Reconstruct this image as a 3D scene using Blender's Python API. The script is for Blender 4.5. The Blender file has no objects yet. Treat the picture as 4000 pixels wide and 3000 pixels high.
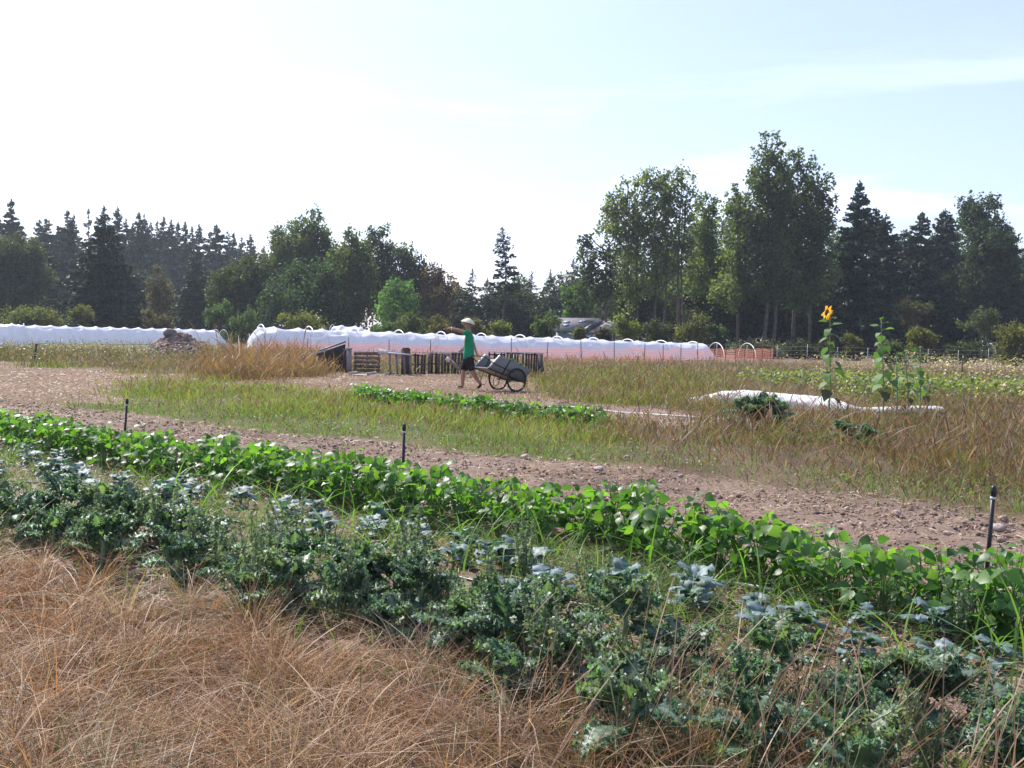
import bpy, math, random
import numpy as np
from mathutils import Vector, Matrix
R = math.radians
rng = np.random.default_rng(7)
random.seed(7)
scene = bpy.context.scene
C = scene.collection

# ------------------------------------------------------------------ camera
H, PITCH, ROLL, F = 1.6, math.atan(200/4000), R(1.3), 4000.0
_f = np.array([0, math.cos(PITCH), -math.sin(PITCH)])
_u0 = np.array([0, math.sin(PITCH), math.cos(PITCH)])
_r0 = np.array([1.0, 0, 0])
_u = math.cos(ROLL)*_u0 - math.sin(ROLL)*_r0
_r = math.cos(ROLL)*_r0 + math.sin(ROLL)*_u0
cam = bpy.data.cameras.new('camera'); co = bpy.data.objects.new('camera', cam); C.objects.link(co)
cam.lens = 36; cam.sensor_width = 36; cam.clip_start = 0.1; cam.clip_end = 5000
M = Matrix(((_r[0], _u[0], -_f[0], 0), (_r[1], _u[1], -_f[1], 0), (_r[2], _u[2], -_f[2], H), (0, 0, 0, 1)))
co.matrix_world = M
scene.camera = co

# ------------------------------------------------------------------ sky, sun, exposure
SUN_AZ, SUN_EL = -38.0, 46.0          # degrees left of the view direction, elevation
w = bpy.data.worlds.new('World'); scene.world = w; w.use_nodes = True
nt = w.node_tree; nt.nodes.clear()
def wn(t, **k):
    n = nt.nodes.new(t)
    for a, b in k.items(): setattr(n, a, b)
    return n
sky = wn('ShaderNodeTexSky', sky_type='NISHITA', sun_disc=False)
sky.sun_elevation = R(SUN_EL); sky.sun_rotation = R(SUN_AZ)
sky.air_density = 1.0; sky.dust_density = 1.3; sky.ozone_density = 4.0; sky.altitude = 50
tc = wn('ShaderNodeTexCoord'); mp = wn('ShaderNodeMapping'); mp.inputs['Scale'].default_value = (1.2, 1.2, 7.0)
mp.inputs['Rotation'].default_value = (0.05, -0.10, 0.3)
nz = wn('ShaderNodeTexNoise'); nz.inputs['Scale'].default_value = 1.7; nz.inputs['Detail'].default_value = 7; nz.inputs['Roughness'].default_value = 0.55
nz.inputs['Distortion'].default_value = 0.5
cr = wn('ShaderNodeValToRGB'); cr.color_ramp.elements[0].position = 0.52; cr.color_ramp.elements[1].position = 0.80
mx = wn('ShaderNodeMixRGB'); mx.inputs['Color2'].default_value = (10.0, 11.2, 13.6, 1)
sc_ = wn('ShaderNodeMath', operation='MULTIPLY_ADD'); sc_.inputs[1].default_value = 0.85; sc_.inputs[2].default_value = 0.18
bg = wn('ShaderNodeBackground'); bg.inputs['Strength'].default_value = 0.10
ow = wn('ShaderNodeOutputWorld')
L = nt.links.new
L(tc.outputs['Generated'], mp.inputs['Vector']); L(mp.outputs['Vector'], nz.inputs['Vector']); L(nz.outputs['Fac'], cr.inputs['Fac'])
sx_ = wn('ShaderNodeSeparateXYZ'); zr = wn('ShaderNodeMapRange'); zr.inputs['From Min'].default_value = .15; zr.inputs['From Max'].default_value = .27; zr.inputs['To Min'].default_value = 1; zr.inputs['To Max'].default_value = 0.06
cz_ = wn('ShaderNodeMath', operation='MULTIPLY'); L(tc.outputs['Generated'], sx_.inputs[0]); L(sx_.outputs['Z'], zr.inputs['Value']); L(cr.outputs['Color'], cz_.inputs[0]); L(zr.outputs['Result'], cz_.inputs[1])
L(cz_.outputs[0], sc_.inputs[0]); L(sc_.outputs[0], mx.inputs['Fac'])
L(sky.outputs['Color'], mx.inputs['Color1']); wb_ = wn('ShaderNodeMixRGB', blend_type='MULTIPLY'); wb_.inputs['Fac'].default_value = 1; wb_.inputs['Color2'].default_value = (1.02, .975, 1.03, 1); L(mx.outputs['Color'], wb_.inputs['Color1'])
L(wb_.outputs['Color'], bg.inputs['Color']); L(bg.outputs['Background'], ow.inputs['Surface'])
sun = bpy.data.lights.new('sun', 'SUN'); so = bpy.data.objects.new('sun', sun); C.objects.link(so)
sun.energy = 4.7; sun.angle = R(0.5); sun.color = (1.0, 0.95, 0.87)
sd = Vector((math.sin(R(SUN_AZ))*math.cos(R(SUN_EL)), math.cos(R(SUN_AZ))*math.cos(R(SUN_EL)), math.sin(R(SUN_EL))))
so.rotation_euler = sd.to_track_quat('Z', 'Y').to_euler()
so.location = sd*60
vs = scene.view_settings; vs.view_transform = 'Standard'; vs.look = 'None'; vs.exposure = 0.84; vs.gamma = 1
scene.render.engine = 'CYCLES'
cy = scene.cycles
cy.use_denoising = True; cy.denoiser = 'OPENIMAGEDENOISE'; cy.denoising_input_passes = 'RGB_ALBEDO_NORMAL'; cy.denoising_prefilter = 'NONE'; cy.max_bounces = 7; cy.diffuse_bounces = 3; cy.glossy_bounces = 2; cy.transmission_bounces = 5
cy.volume_bounces = 0; cy.transparent_max_bounces = 12; cy.sample_clamp_indirect = 6; cy.caustics_reflective = False; cy.caustics_refractive = False

# ------------------------------------------------------------------ helpers
def proj(P):
    P = np.asarray(P, float); d = P - np.array([0, 0, H])
    z = np.maximum(d @ _f, 0.05)
    return 2000 + F*(d @ _r)/z, 1500 - F*(d @ _u)/z
def ray(px, py):
    return _f + _r*(px-2000)/F + _u*(1500-py)/F
def G(px, py, z=0.0):                      # photo point -> ground point
    d = ray(px, py); t = (z-H)/d[2]; return d[0]*t, d[1]*t
def AT(px, py, dist):                      # photo point at a depth -> x, z
    d = ray(px, py); t = dist/d[1]; return d[0]*t, H + d[2]*t
UA = np.array([.79, -.613]); VA = np.array([.613, .79])
def UV(u, v): return np.array([u*UA[0]+v*VA[0], u*UA[1]+v*VA[1]])
def uv_of(x, y):
    return x*UA[0]+y*UA[1], x*VA[0]+y*VA[1]
def inpoly(px, py, poly):
    px = np.asarray(px); py = np.asarray(py); ins = np.zeros(px.shape, bool)
    n = len(poly); j = n-1
    for i in range(n):
        xi, yi = poly[i]; xj, yj = poly[j]
        if yi != yj:
            c = ((yi > py) != (yj > py)) & (px < (xj-xi)*(py-yi)/(yj-yi)+xi)
            ins ^= c
        j = i
    return ins
def vnoise(x, y, s=0):
    x = np.asarray(x, float); y = np.asarray(y, float)
    xi = np.floor(x).astype(np.int64); yi = np.floor(y).astype(np.int64); fx = x-xi; fy = y-yi
    fx = fx*fx*(3-2*fx); fy = fy*fy*(3-2*fy)
    def h(a, b):
        n = (a*374761393 + b*668265263 + s*982451653) & 0x7fffffff
        n = ((n ^ (n >> 13))*1274126177) & 0x7fffffff
        return ((n ^ (n >> 16)) & 0xffff)/65535.0
    return (h(xi, yi)*(1-fx)+h(xi+1, yi)*fx)*(1-fy) + (h(xi, yi+1)*(1-fx)+h(xi+1, yi+1)*fx)*fy
def fbm(x, y, s=0, o=4):
    r = 0; a = .5
    for i in range(o): r = r + a*vnoise(np.asarray(x)*2**i+17*i, np.asarray(y)*2**i, s+i); a *= .5
    return r
def gz(x, y):                               # ground height
    x = np.asarray(x, float); y = np.asarray(y, float)
    d = np.hypot(x, y)
    return (fbm(x*.5, y*.5, 3, 2)-.37)*.12*np.clip(d/12, .35, 1.5)

class MB:
    def __init__(s): s.V = []; s.F = []; s.C = []; s.n = 0
    def add(s, V, Fc, col=(.5, .5, .5), mi=0):
        V = np.asarray(V, float).reshape(-1, 3); Fc = np.asarray(Fc, np.int64)
        c = np.asarray(col, float)
        if c.ndim == 1: c = np.broadcast_to(c, (len(V), 3))
        s.V.append(V); s.C.append(c); s.F.append((Fc+s.n, mi)); s.n += len(V)
        return s
    def build(s, name, mats, parent=None, smooth=False, link=True, loc=None):
        V = np.concatenate(s.V); me = bpy.data.meshes.new(name)
        me.vertices.add(len(V)); me.vertices.foreach_set('co', V.ravel())
        li = np.concatenate([f.ravel() for f, m in s.F]); tot = np.concatenate([np.full(len(f), f.shape[1]) for f, m in s.F])
        mi = np.concatenate([np.full(len(f), m) for f, m in s.F])
        me.loops.add(len(li)); me.loops.foreach_set('vertex_index', li.astype(np.int32))
        me.polygons.add(len(tot)); st = np.concatenate([[0], np.cumsum(tot)[:-1]])
        me.polygons.foreach_set('loop_start', st.astype(np.int32)); me.polygons.foreach_set('loop_total', tot.astype(np.int32))
        me.polygons.foreach_set('material_index', mi.astype(np.int32))
        if smooth: me.polygons.foreach_set('use_smooth', np.ones(len(tot), bool))
        Cc = np.concatenate(s.C); a = me.attributes.new('col', 'FLOAT_COLOR', 'POINT')
        a.data.foreach_set('color', np.concatenate([Cc, np.ones((len(Cc), 1))], 1).ravel().astype(np.float32))
        for m in (mats if isinstance(mats, (list, tuple)) else [mats]): me.materials.append(m)
        me.update(calc_edges=True); me.validate()
        o = bpy.data.objects.new(name, me)
        if link: C.objects.link(o)
        if parent: o.parent = parent
        if loc is not None: o.location = loc
        return o
    def box(s, c, size, rot=None, col=(.5, .5, .5), mi=0):
        v = np.array([[x, y, z] for x in (-.5, .5) for y in (-.5, .5) for z in (-.5, .5)])*np.array(size)
        if rot is not None: v = v @ np.array(rot).T
        f = [[0, 1, 3, 2], [4, 6, 7, 5], [0, 4, 5, 1], [2, 3, 7, 6], [0, 2, 6, 4], [1, 5, 7, 3]]
        return s.add(v+np.array(c), f, col, mi)
    def plank(s, a, b, wd, th, up=(0, 0, 1), col=(.5, .5, .5), mi=0):     # board from a to b
        a = np.array(a, float); b = np.array(b, float); d = b-a; l = np.linalg.norm(d); d /= l
        up = np.array(up, float); sd_ = np.cross(d, up); sd_ /= np.linalg.norm(sd_)+1e-9; n = np.cross(sd_, d)
        return s.box((a+b)/2, (l, wd, th), np.stack([d, sd_, n], 1), col, mi)
    def tube(s, pts, rad, n=8, col=(.5, .5, .5), mi=0, cap=True):
        pts = np.asarray(pts, float); k = len(pts); rad = np.broadcast_to(np.asarray(rad, float), (k,))
        T = np.gradient(pts, axis=0); T /= np.linalg.norm(T, axis=1)[:, None]+1e-9
        ref = np.array([0.13, .29, .95]) if abs(T[0, 2]) < .9 else np.array([.95, .29, .13])
        A = np.cross(T, ref); A /= np.linalg.norm(A, axis=1)[:, None]+1e-9; B = np.cross(T, A)
        th = np.arange(n)*2*math.pi/n
        V = pts[:, None]+rad[:, None, None]*(np.cos(th)[None, :, None]*A[:, None]+np.sin(th)[None, :, None]*B[:, None])
        i = np.arange(k-1)[:, None]*n; j = np.arange(n)[None]; j2 = (j+1) % n
        f = np.stack([i+j, i+j2, i+n+j2, i+n+j], -1).reshape(-1, 4)
        s.add(V.reshape(-1, 3), f, col, mi)
        if cap:
            s.F.append((np.array([list(range(n))[::-1]])+s.n-k*n, mi)); s.F.append((np.array([list(range(n))])+s.n-n, mi))
        return s
    def lathe(s, prof, n=24, c=(0, 0, 0), rot=None, col=(.5, .5, .5), mi=0):
        prof = np.asarray(prof, float); k = len(prof); th = np.arange(n)*2*math.pi/n
        V = np.stack([prof[:, 0][:, None]*np.cos(th), prof[:, 0][:, None]*np.sin(th), np.repeat(prof[:, 1][:, None], n, 1)], -1).reshape(-1, 3)
        if rot is not None: V = V @ np.array(rot).T
        i = np.arange(k-1)[:, None]*n; j = np.arange(n)[None]; j2 = (j+1) % n
        return s.add(V+np.array(c), np.stack([i+j, i+j2, i+n+j2, i+n+j], -1).reshape(-1, 4), col, mi)
def tag(o, label=None, cat=None, group=None, kind=None):
    for k, v in (('label', label), ('category', cat), ('group', group), ('kind', kind)):
        if v: o[k] = v
    return o
def empty(name, loc, rz=0.0, **k):
    o = bpy.data.objects.new(name, None); C.objects.link(o); o.location = loc; o.rotation_euler = (0, 0, rz)
    o.empty_display_size = .2
    return tag(o, **k)
def copy_tree(o, parent=None):
    c = o.copy(); C.objects.link(c)
    if parent: c.parent = parent
    for ch in list(o.children): copy_tree(ch, c)
    return c
def norm(a): return a/(np.linalg.norm(a, axis=-1, keepdims=True)+1e-9)
def stamp(mb, TV, TF, O, D, N, S, cols, mi=0, tcol=None):
    """copies of a template: x along D, z along N"""
    D = norm(D); Sd = norm(np.cross(N, D)); N = np.cross(D, Sd)
    S = np.asarray(S, float)
    if S.ndim == 1: S = S[:, None].repeat(3, 1)
    TV = np.asarray(TV, float); TF = np.asarray(TF)
    V = O[:, None]+TV[None, :, 0, None]*(D*S[:, :1])[:, None]+TV[None, :, 1, None]*(Sd*S[:, 1:2])[:, None]+TV[None, :, 2, None]*(N*S[:, 2:3])[:, None]
    n, k = len(O), len(TV)
    Fc = (np.arange(n)[:, None, None]*k+TF[None]).reshape(-1, TF.shape[1])
    c = np.repeat(np.asarray(cols)[:, None], k, 1)
    if tcol is not None: c = c*np.asarray(tcol)[None, :, None]
    mb.add(V.reshape(-1, 3), Fc, c.reshape(-1, 3), mi)
def blades(mb, P, h, wd, az, lean, bend, cols, prof, twist=None, mi=0):
    n = len(P); k = len(prof); t = np.linspace(0, 1, k); prof = np.asarray(prof)
    if prof.ndim == 1: prof = np.broadcast_to(prof, (n, k))
    else: t = np.linspace(0, 1, prof.shape[1]); k = prof.shape[1]
    hor = h[:, None]*(lean[:, None]*t+bend[:, None]*t**2)
    z = h[:, None]*(t-.42*np.abs(bend[:, None])*t**2.2)
    cx = P[:, 0, None]+np.cos(az)[:, None]*hor; cyy = P[:, 1, None]+np.sin(az)[:, None]*hor; cz = P[:, 2, None]+z
    a2 = rng.uniform(0, math.pi, n) if twist is None else twist
    sx = np.cos(a2)[:, None]*wd[:, None]*prof*.5; sy = np.sin(a2)[:, None]*wd[:, None]*prof*.5
    V = np.stack([np.stack([cx-sx, cyy-sy, cz], -1), np.stack([cx+sx, cyy+sy, cz], -1)], 2)   # n,k,2,3
    b = np.arange(n)[:, None]*(2*k)+np.arange(k-1)[None]*2
    Fc = np.stack([b, b+1, b+3, b+2], -1).reshape(-1, 4)
    if cols.ndim == 2: cc = np.repeat(cols[:, None], 2*k, 1)
    else: cc = np.repeat(cols, 2, 1)
    mb.add(V.reshape(-1, 3), Fc, cc.reshape(-1, 3), mi)
def pick(pal, wts, n, jit=.18):
    pal = np.asarray(pal, float); wts = np.asarray(wts, float); i = rng.choice(len(pal), n, p=wts/wts.sum())
    return np.clip(pal[i]*rng.uniform(1-jit, 1+jit, (n, 1))*rng.uniform(.93, 1.07, (n, 3)), .003, .95)
def scatter(n, r0, r1, a0, a1, p):
    q = rng.random(n); e = 2-p
    r = (r0**e+q*(r1**e-r0**e))**(1/e) if abs(e) > 1e-3 else r0*(r1/r0)**q
    a = R(1)*rng.uniform(a0, a1, n)
    return r*np.sin(a), r*np.cos(a)

# ------------------------------------------------------------------ materials
def mat(name, col, rough=.6, spec=.4, metal=0, noise=None, bump=0, nscale=8, trans=0, tcol=None, attr=False, alpha=1):
    m = bpy.data.materials.new(name); m.use_nodes = True; t = m.node_tree; b = t.nodes['Principled BSDF']; out = t.nodes['Material Output']
    b.inputs['Roughness'].default_value = rough; b.inputs['Specular IOR Level'].default_value = spec; b.inputs['Metallic'].default_value = metal
    b.inputs['Base Color'].default_value = (*col, 1)
    src = None
    if attr:
        src = t.nodes.new('ShaderNodeAttribute'); src.attribute_name = 'col'; src = src.outputs['Color']
    if noise:
        tcn = t.nodes.new('ShaderNodeTexCoord'); n = t.nodes.new('ShaderNodeTexNoise'); n.inputs['Scale'].default_value = nscale; n.inputs['Detail'].default_value = 6
        t.links.new(tcn.outputs['Object'], n.inputs['Vector'])
        mr = t.nodes.new('ShaderNodeMapRange'); mr.inputs['From Min'].default_value = .3; mr.inputs['From Max'].default_value = .7
        mr.inputs['To Min'].default_value = 1-noise; mr.inputs['To Max'].default_value = 1+noise
        t.links.new(n.outputs['Fac'], mr.inputs['Value'])
        mm = t.nodes.new('ShaderNodeMixRGB'); mm.blend_type = 'MULTIPLY'; mm.inputs['Fac'].default_value = 1
        if src is not None: t.links.new(src, mm.inputs['Color1'])
        else: mm.inputs['Color1'].default_value = (*col, 1)
        t.links.new(mr.outputs['Result'], mm.inputs['Color2']); src = mm.outputs['Color']
        if bump:
            bp = t.nodes.new('ShaderNodeBump'); bp.inputs['Strength'].default_value = bump; bp.inputs['Distance'].default_value = .02
            t.links.new(n.outputs['Fac'], bp.inputs['Height']); t.links.new(bp.outputs['Normal'], b.inputs['Normal'])
    if src is not None: t.links.new(src, b.inputs['Base Color'])
    if trans:
        tr = t.nodes.new('ShaderNodeBsdfTranslucent'); ms = t.nodes.new('ShaderNodeMixShader'); ms.inputs['Fac'].default_value = trans
        if src is not None:
            mm = t.nodes.new('ShaderNodeMixRGB'); mm.blend_type = 'MULTIPLY'; mm.inputs['Fac'].default_value = 1
            mm.inputs['Color2'].default_value = (*(tcol or (1.7, 1.9, .9)), 1); t.links.new(src, mm.inputs['Color1']); t.links.new(mm.outputs['Color'], tr.inputs['Color'])
        else: tr.inputs['Color'].default_value = (*(tcol or col), 1)
        t.links.new(b.outputs['BSDF'], ms.inputs[1]); t.links.new(tr.outputs['BSDF'], ms.inputs[2]); t.links.new(ms.outputs['Shader'], out.inputs['Surface'])
    return m
M_dry = mat('dry_straw', (.4, .25, .15), .55, .35, attr=True, trans=.30, tcol=(1.25, 1.1, .9))
M_grass = mat('grass_blade', (.1, .2, .05), .5, .4, attr=True, trans=.40, tcol=(1.9, 1.9, .8))
M_weed = mat('weed_blade', (.1, .2, .05), .6, .25, attr=True, trans=.35, tcol=(1.6, 1.7, .85))
M_bean = mat('bean_leaf', (.06, .15, .03), .45, .42, attr=True, trans=.45, tcol=(2.4, 2.6, .8))
M_kale = mat('kale_leaf', (.04, .09, .06), .48, .42, attr=True, trans=.30, tcol=(1.9, 2.3, .9))
M_waxy = mat('waxy_leaf', (.2, .27, .3), .55, .4, attr=True, trans=.22, tcol=(.8, 1.3, .5))
M_stem = mat('plant_stem', (.2, .26, .13), .5, .4, attr=True)
M_leaf = mat('tree_leaf', (.05, .09, .03), .6, .22, attr=True, trans=.46, tcol=(2.2, 2.35, 1.0))
M_needle = mat('conifer_needle', (.02, .05, .03), .6, .3, attr=True, trans=.15, tcol=(1.5, 1.8, .9))
M_bark = mat('bark', (.09, .075, .06), .9, .1, noise=.4, nscale=3, attr=True)
M_stone = mat('stone', (.3, .25, .23), .85, .2, noise=.3, nscale=30, attr=True)
M_wood = mat('weathered_wood', (.2, .17, .15), .85, .2, noise=.35, nscale=14, attr=True)
M_paint = mat('plain_coat', (.5, .5, .5), .5, .4, noise=.12, nscale=20, attr=True)
M_black = mat('black_plastic', (.015, .015, .018), .4, .4)
M_pvc = mat('white_pipe', (.8, .8, .8), .35, .5)
M_metal = mat('dark_metal', (.03, .03, .032), .4, .5, metal=.6)
M_rubber = mat('rubber', (.018, .018, .02), .7, .3)
M_film = mat('clear_film', (.80, .82, .88), .3, .6, noise=.05, nscale=2, trans=.36, tcol=(.98, 1.0, 1.06))
M_cloth = mat('row_cover_cloth', (.82, .82, .82), .8, .2, noise=.06, nscale=5, trans=.35, tcol=(1, 1, 1))
M_net = mat('orange_net', (.75, .30, .24), .6, .3, trans=.3, tcol=(.9, .38, .28))
M_skin = mat('skin', (.36, .19, .13), .5, .4)
M_shirt = mat('green_cotton', (.015, .24, .12), .85, .15, noise=.15, bump=1.0, nscale=9)
M_short = mat('dark_cotton', (.018, .016, .02), .85, .15, noise=.2, nscale=25)
M_hat = mat('straw_hat', (.62, .60, .46), .7, .2, noise=.1, nscale=40)
M_hatd = mat('hat_lining', (.03, .05, .04), .8, .1)
M_hair = mat('hair', (.03, .02, .015), .6, .3)

# ------------------------------------------------------------------ ground
PATH = [(-1500, 1395), (0, 1405), (260, 1440), (560, 1470), (900, 1490), (1180, 1470), (1300, 1455), (1500, 1455), (1800, 1462), (2060, 1480), (2130, 1500), (2150, 1530), (2060, 1565), (1700, 1552), (1350, 1545), (1000, 1512), (700, 1490), (480, 1510), (520, 1578), (0, 1590), (-1500, 1590)]
SOIL2 = [(1560, 1552), (1800, 1548), (2080, 1552), (2300, 1585), (2560, 1600), (2770, 1622), (2790, 1655), (2600, 1662), (2420, 1655), (2200, 1625), (1900, 1600)]
MOUND = [(860, 1420), (920, 1385), (1040, 1370), (1150, 1385), (1250, 1420), (1280, 1470), (1200, 1490), (1000, 1490), (850, 1480), (740, 1475), (760, 1445)]
PATCH = [(2110, 1490), (2170, 1450), (2350, 1440), (2560, 1450), (2750, 1475), (2880, 1510), (2780, 1585), (2500, 1590), (2300, 1572), (2140, 1535)]
LEAFY = [(2700, 1500), (2760, 1475), (3000, 1470), (3300, 1485), (3500, 1480), (3900, 1490), (4300, 1500), (4300, 1570), (3900, 1575), (3500, 1582), (3330, 1575), (3250, 1545), (3000, 1520), (2800, 1518)]
def V_edge(u): return 10.3+.35*(fbm(u*.5, u*0+3, 5, 3)-.45)*2
def DRY_E(u): return 3.52+.04*u-np.clip((u+2.3)*.45, 0, .9)+.6*(fbm(u*.9, u*0+2, 9, 3)-.42)
def zones(x, y):
    px, py = proj(np.stack([x, y, np.zeros_like(x)], -1)); u, v = uv_of(x, y)
    z = np.full(x.shape, 'far_brown', dtype='<U10'); wob = np.hypot(x, y)
    pxt, pyt = px, py
    px = px+(fbm(x*.55+7, y*.55, 151, 3)-.44)*260+(fbm(x*1.6+7, y*1.6, 153, 2)-.37)*150; py = py+(fbm(x*.8+3, y*.5+9, 152, 3)-.44)*60
    z[(px < 2750) & (v < 19)] = 'strip'
    z[(px >= 2380) & (v < 20)] = 'red'
    z[(px > 2700) & (py > 1600)] = 'red'
    z[(px < 1000) & (py < 1425)] = 'far_left'
    z[inpoly(px, py, LEAFY)] = 'leafy'
    z[inpoly(px, py, PATCH)] = 'patch'
    z[inpoly(px, py, SOIL2)] = 'soil2'
    z[inpoly(px, py, PATH) & (v > 9)] = 'path'
    z[inpoly(px, py, MOUND)] = 'mound'
    z[v < V_edge(u)] = 'soil'
    z[(v < 6.1) & (v > 4.9)] = 'rows'
    z[(v <= 4.9) & (v > 2.6)] = 'kale'
    z[v <= DRY_E(u)] = 'dry'
    return z, pxt, pyt, u, v
GCOL = {'dry': (.10, .06, .038), 'kale': (.20, .135, .11), 'rows': (.17, .125, .09), 'soil': (.165, .118, .094), 'strip': (.10, .09, .045), 'red': (.115, .08, .055),
        'far_brown': (.15, .105, .08), 'far_left': (.13, .11, .06), 'leafy': (.12, .12, .05), 'patch': (.10, .10, .035), 'soil2': (.23, .165, .135), 'path': (.17, .115, .084), 'mound': (.16, .095, .06)}
rr = [1.2]
while rr[-1] < 700: rr.append(rr[-1]*1.011)
rr = np.array(rr)
aa = np.concatenate([np.arange(-180, -52, 6.0), np.arange(-52, 52, .24), np.arange(52, 180, 6.0)])
Ag, Rg = np.meshgrid(np.radians(aa), rr, indexing='ij')
gx = Rg*np.sin(Ag); gy = Rg*np.cos(Ag)
zz, gpx, gpy, gu, gv = zones(gx.ravel(), gy.ravel())
gc = np.zeros((gx.size, 3))
for k, c in GCOL.items(): gc[zz == k] = c
far = np.hypot(gx, gy).ravel() > 95
gc[far] = (.10, .10, .05)
hz = gz(gx, gy).ravel()
soilm = np.isin(zz, ['soil', 'soil2', 'kale', 'rows'])
near = np.hypot(gx, gy).ravel() < 40
hz = hz+np.where(soilm & near, (fbm(gx*4, gy*4, 11, 3).ravel()-.45)*.09+(fbm(gx*14, gy*14, 12, 2).ravel()-.37)*.05, (fbm(gx*3, gy*3, 13, 2).ravel()-.37)*.05)
hz = hz-np.where((zz == 'soil') & near, .035*np.exp(-((gv-8.15-.1*np.sin(gu*.9))/.13)**2)+.035*np.exp(-((gv-9.45-.1*np.sin(gu*.9))/.13)**2), 0)
hz = np.where(np.hypot(gx, gy).ravel() > 200, 0, hz)
gc = gc*(.62+.80*fbm(gx*1.3, gy*1.3, 21, 5).ravel()[:, None])
mb = MB(); na, nr = gx.shape
ii = np.arange(na)[:, None]*nr+np.arange(nr-1)[None]; jj = ((np.arange(na)+1) % na)[:, None]*nr+np.arange(nr-1)[None]
mb.add(np.stack([gx.ravel(), gy.ravel(), hz], -1), np.stack([ii, ii+1, jj+1, jj], -1).reshape(-1, 4), gc)
cn = len(mb.V[0]); mb.add([[0, 0, 0]], np.zeros((0, 3), int)); mb.F.append((np.stack([np.arange(na)*nr, ((np.arange(na)+1) % na)*nr, np.full(na, cn)], -1), 0))
M_ground = mat('field_earth', (.2, .15, .1), .95, .1, noise=.35, bump=.6, nscale=60, attr=True)
ground = mb.build('ground', M_ground, smooth=True); tag(ground, 'dry farm field with tilled soil beds and straw paths', 'ground', kind='structure')

# ------------------------------------------------------------------ trees
def rand_dirs(n):
    return norm(rng.normal(size=(n, 3)))
LEAFQ = np.array([[-.5, 0, 0], [0, -.38, .06], [.5, 0, 0], [0, .38, .06]]); LEAFF = np.array([[0, 1, 2, 3]])
def conifer_mesh(h, rb, seed, z0=.06, dens=1.0, col=(.022, .048, .028), power=.85, gap=0.0, sway=.0):
    global rng
    keep = rng; rng = np.random.default_rng(seed)
    mbt = MB(); k = 7; t = np.linspace(0, 1, k)
    tr = np.stack([sway*h*.05*np.sin(t*3), 0*t, t*h*.985], -1); mbt.tube(tr, np.maximum(.014*h*(1-t), .02), 6, (.07, .055, .045))
    rb = rb*1.3; nb = int(h*17*dens)
    zf = z0+(1-z0)*rng.random(nb)**1.05
    ln = rb*np.maximum(1-zf, 0)**power*rng.uniform(.62, 1.12, nb)*np.where(rng.random(nb) < gap, .45, 1)+.06
    ln *= .8+.45*fbm(zf*9+seed, zf*0+seed*.37, 5, 2); az = rng.uniform(0, 2*math.pi, nb); up = rng.uniform(-.12, .25, nb)+.45*(zf-.4)
    m = np.maximum((ln*15+8).astype(int), 5); idx = np.repeat(np.arange(nb), m); n = len(idx)
    tt = rng.random(n)**.7
    L_ = ln[idx]; a = az[idx]+rng.normal(0, .17, n)*(1.15-tt)
    rad = L_*tt
    drop = -L_*(.30*tt**1.3-.16*tt**3)*rng.uniform(.5, 1.3, nb)[idx]+up[idx]*rad
    O = np.stack([np.cos(a)*rad, np.sin(a)*rad, zf[idx]*h+drop-rng.random(n)*.28], -1)
    O[:, 0] += np.interp(zf[idx], t, tr[:, 0])
    D = np.stack([np.cos(a), np.sin(a), rng.normal(-.25, .35, n)], -1)+rng.normal(0, .35, (n, 3))
    S = rng.uniform(.36, .85, n)*np.clip(h/20, .6, 1.2)*np.clip(.26+.36*L_, .28, 1.05)
    top = np.array([[np.interp(z, t, tr[:, 0]), 0, z*h] for z in np.linspace(.90, 1.0, 8)]); 
    c = pick([col, np.array(col)*1.5+np.array([.01, .01, 0]), np.array(col)*.7], [3, 2, 2], n)
    mbc = MB(); stamp(mbc, LEAFQ*np.array([1, .8, 1]), LEAFF, O, D, rand_dirs(n)+np.array([0, 0, .8]), S, c)
    n2 = 24
    stamp(mbc, LEAFQ*np.array([1, .7, 1]), LEAFF, top[rng.integers(0, 8, n2)]+rng.normal(0, .06, (n2, 3)), rand_dirs(n2)+np.array([0, 0, .9]), rand_dirs(n2), rng.uniform(.14, .3, n2), np.tile(np.array(col)*1.1, (n2, 1)))
    rng = keep
    return mbt, mbc
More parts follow.
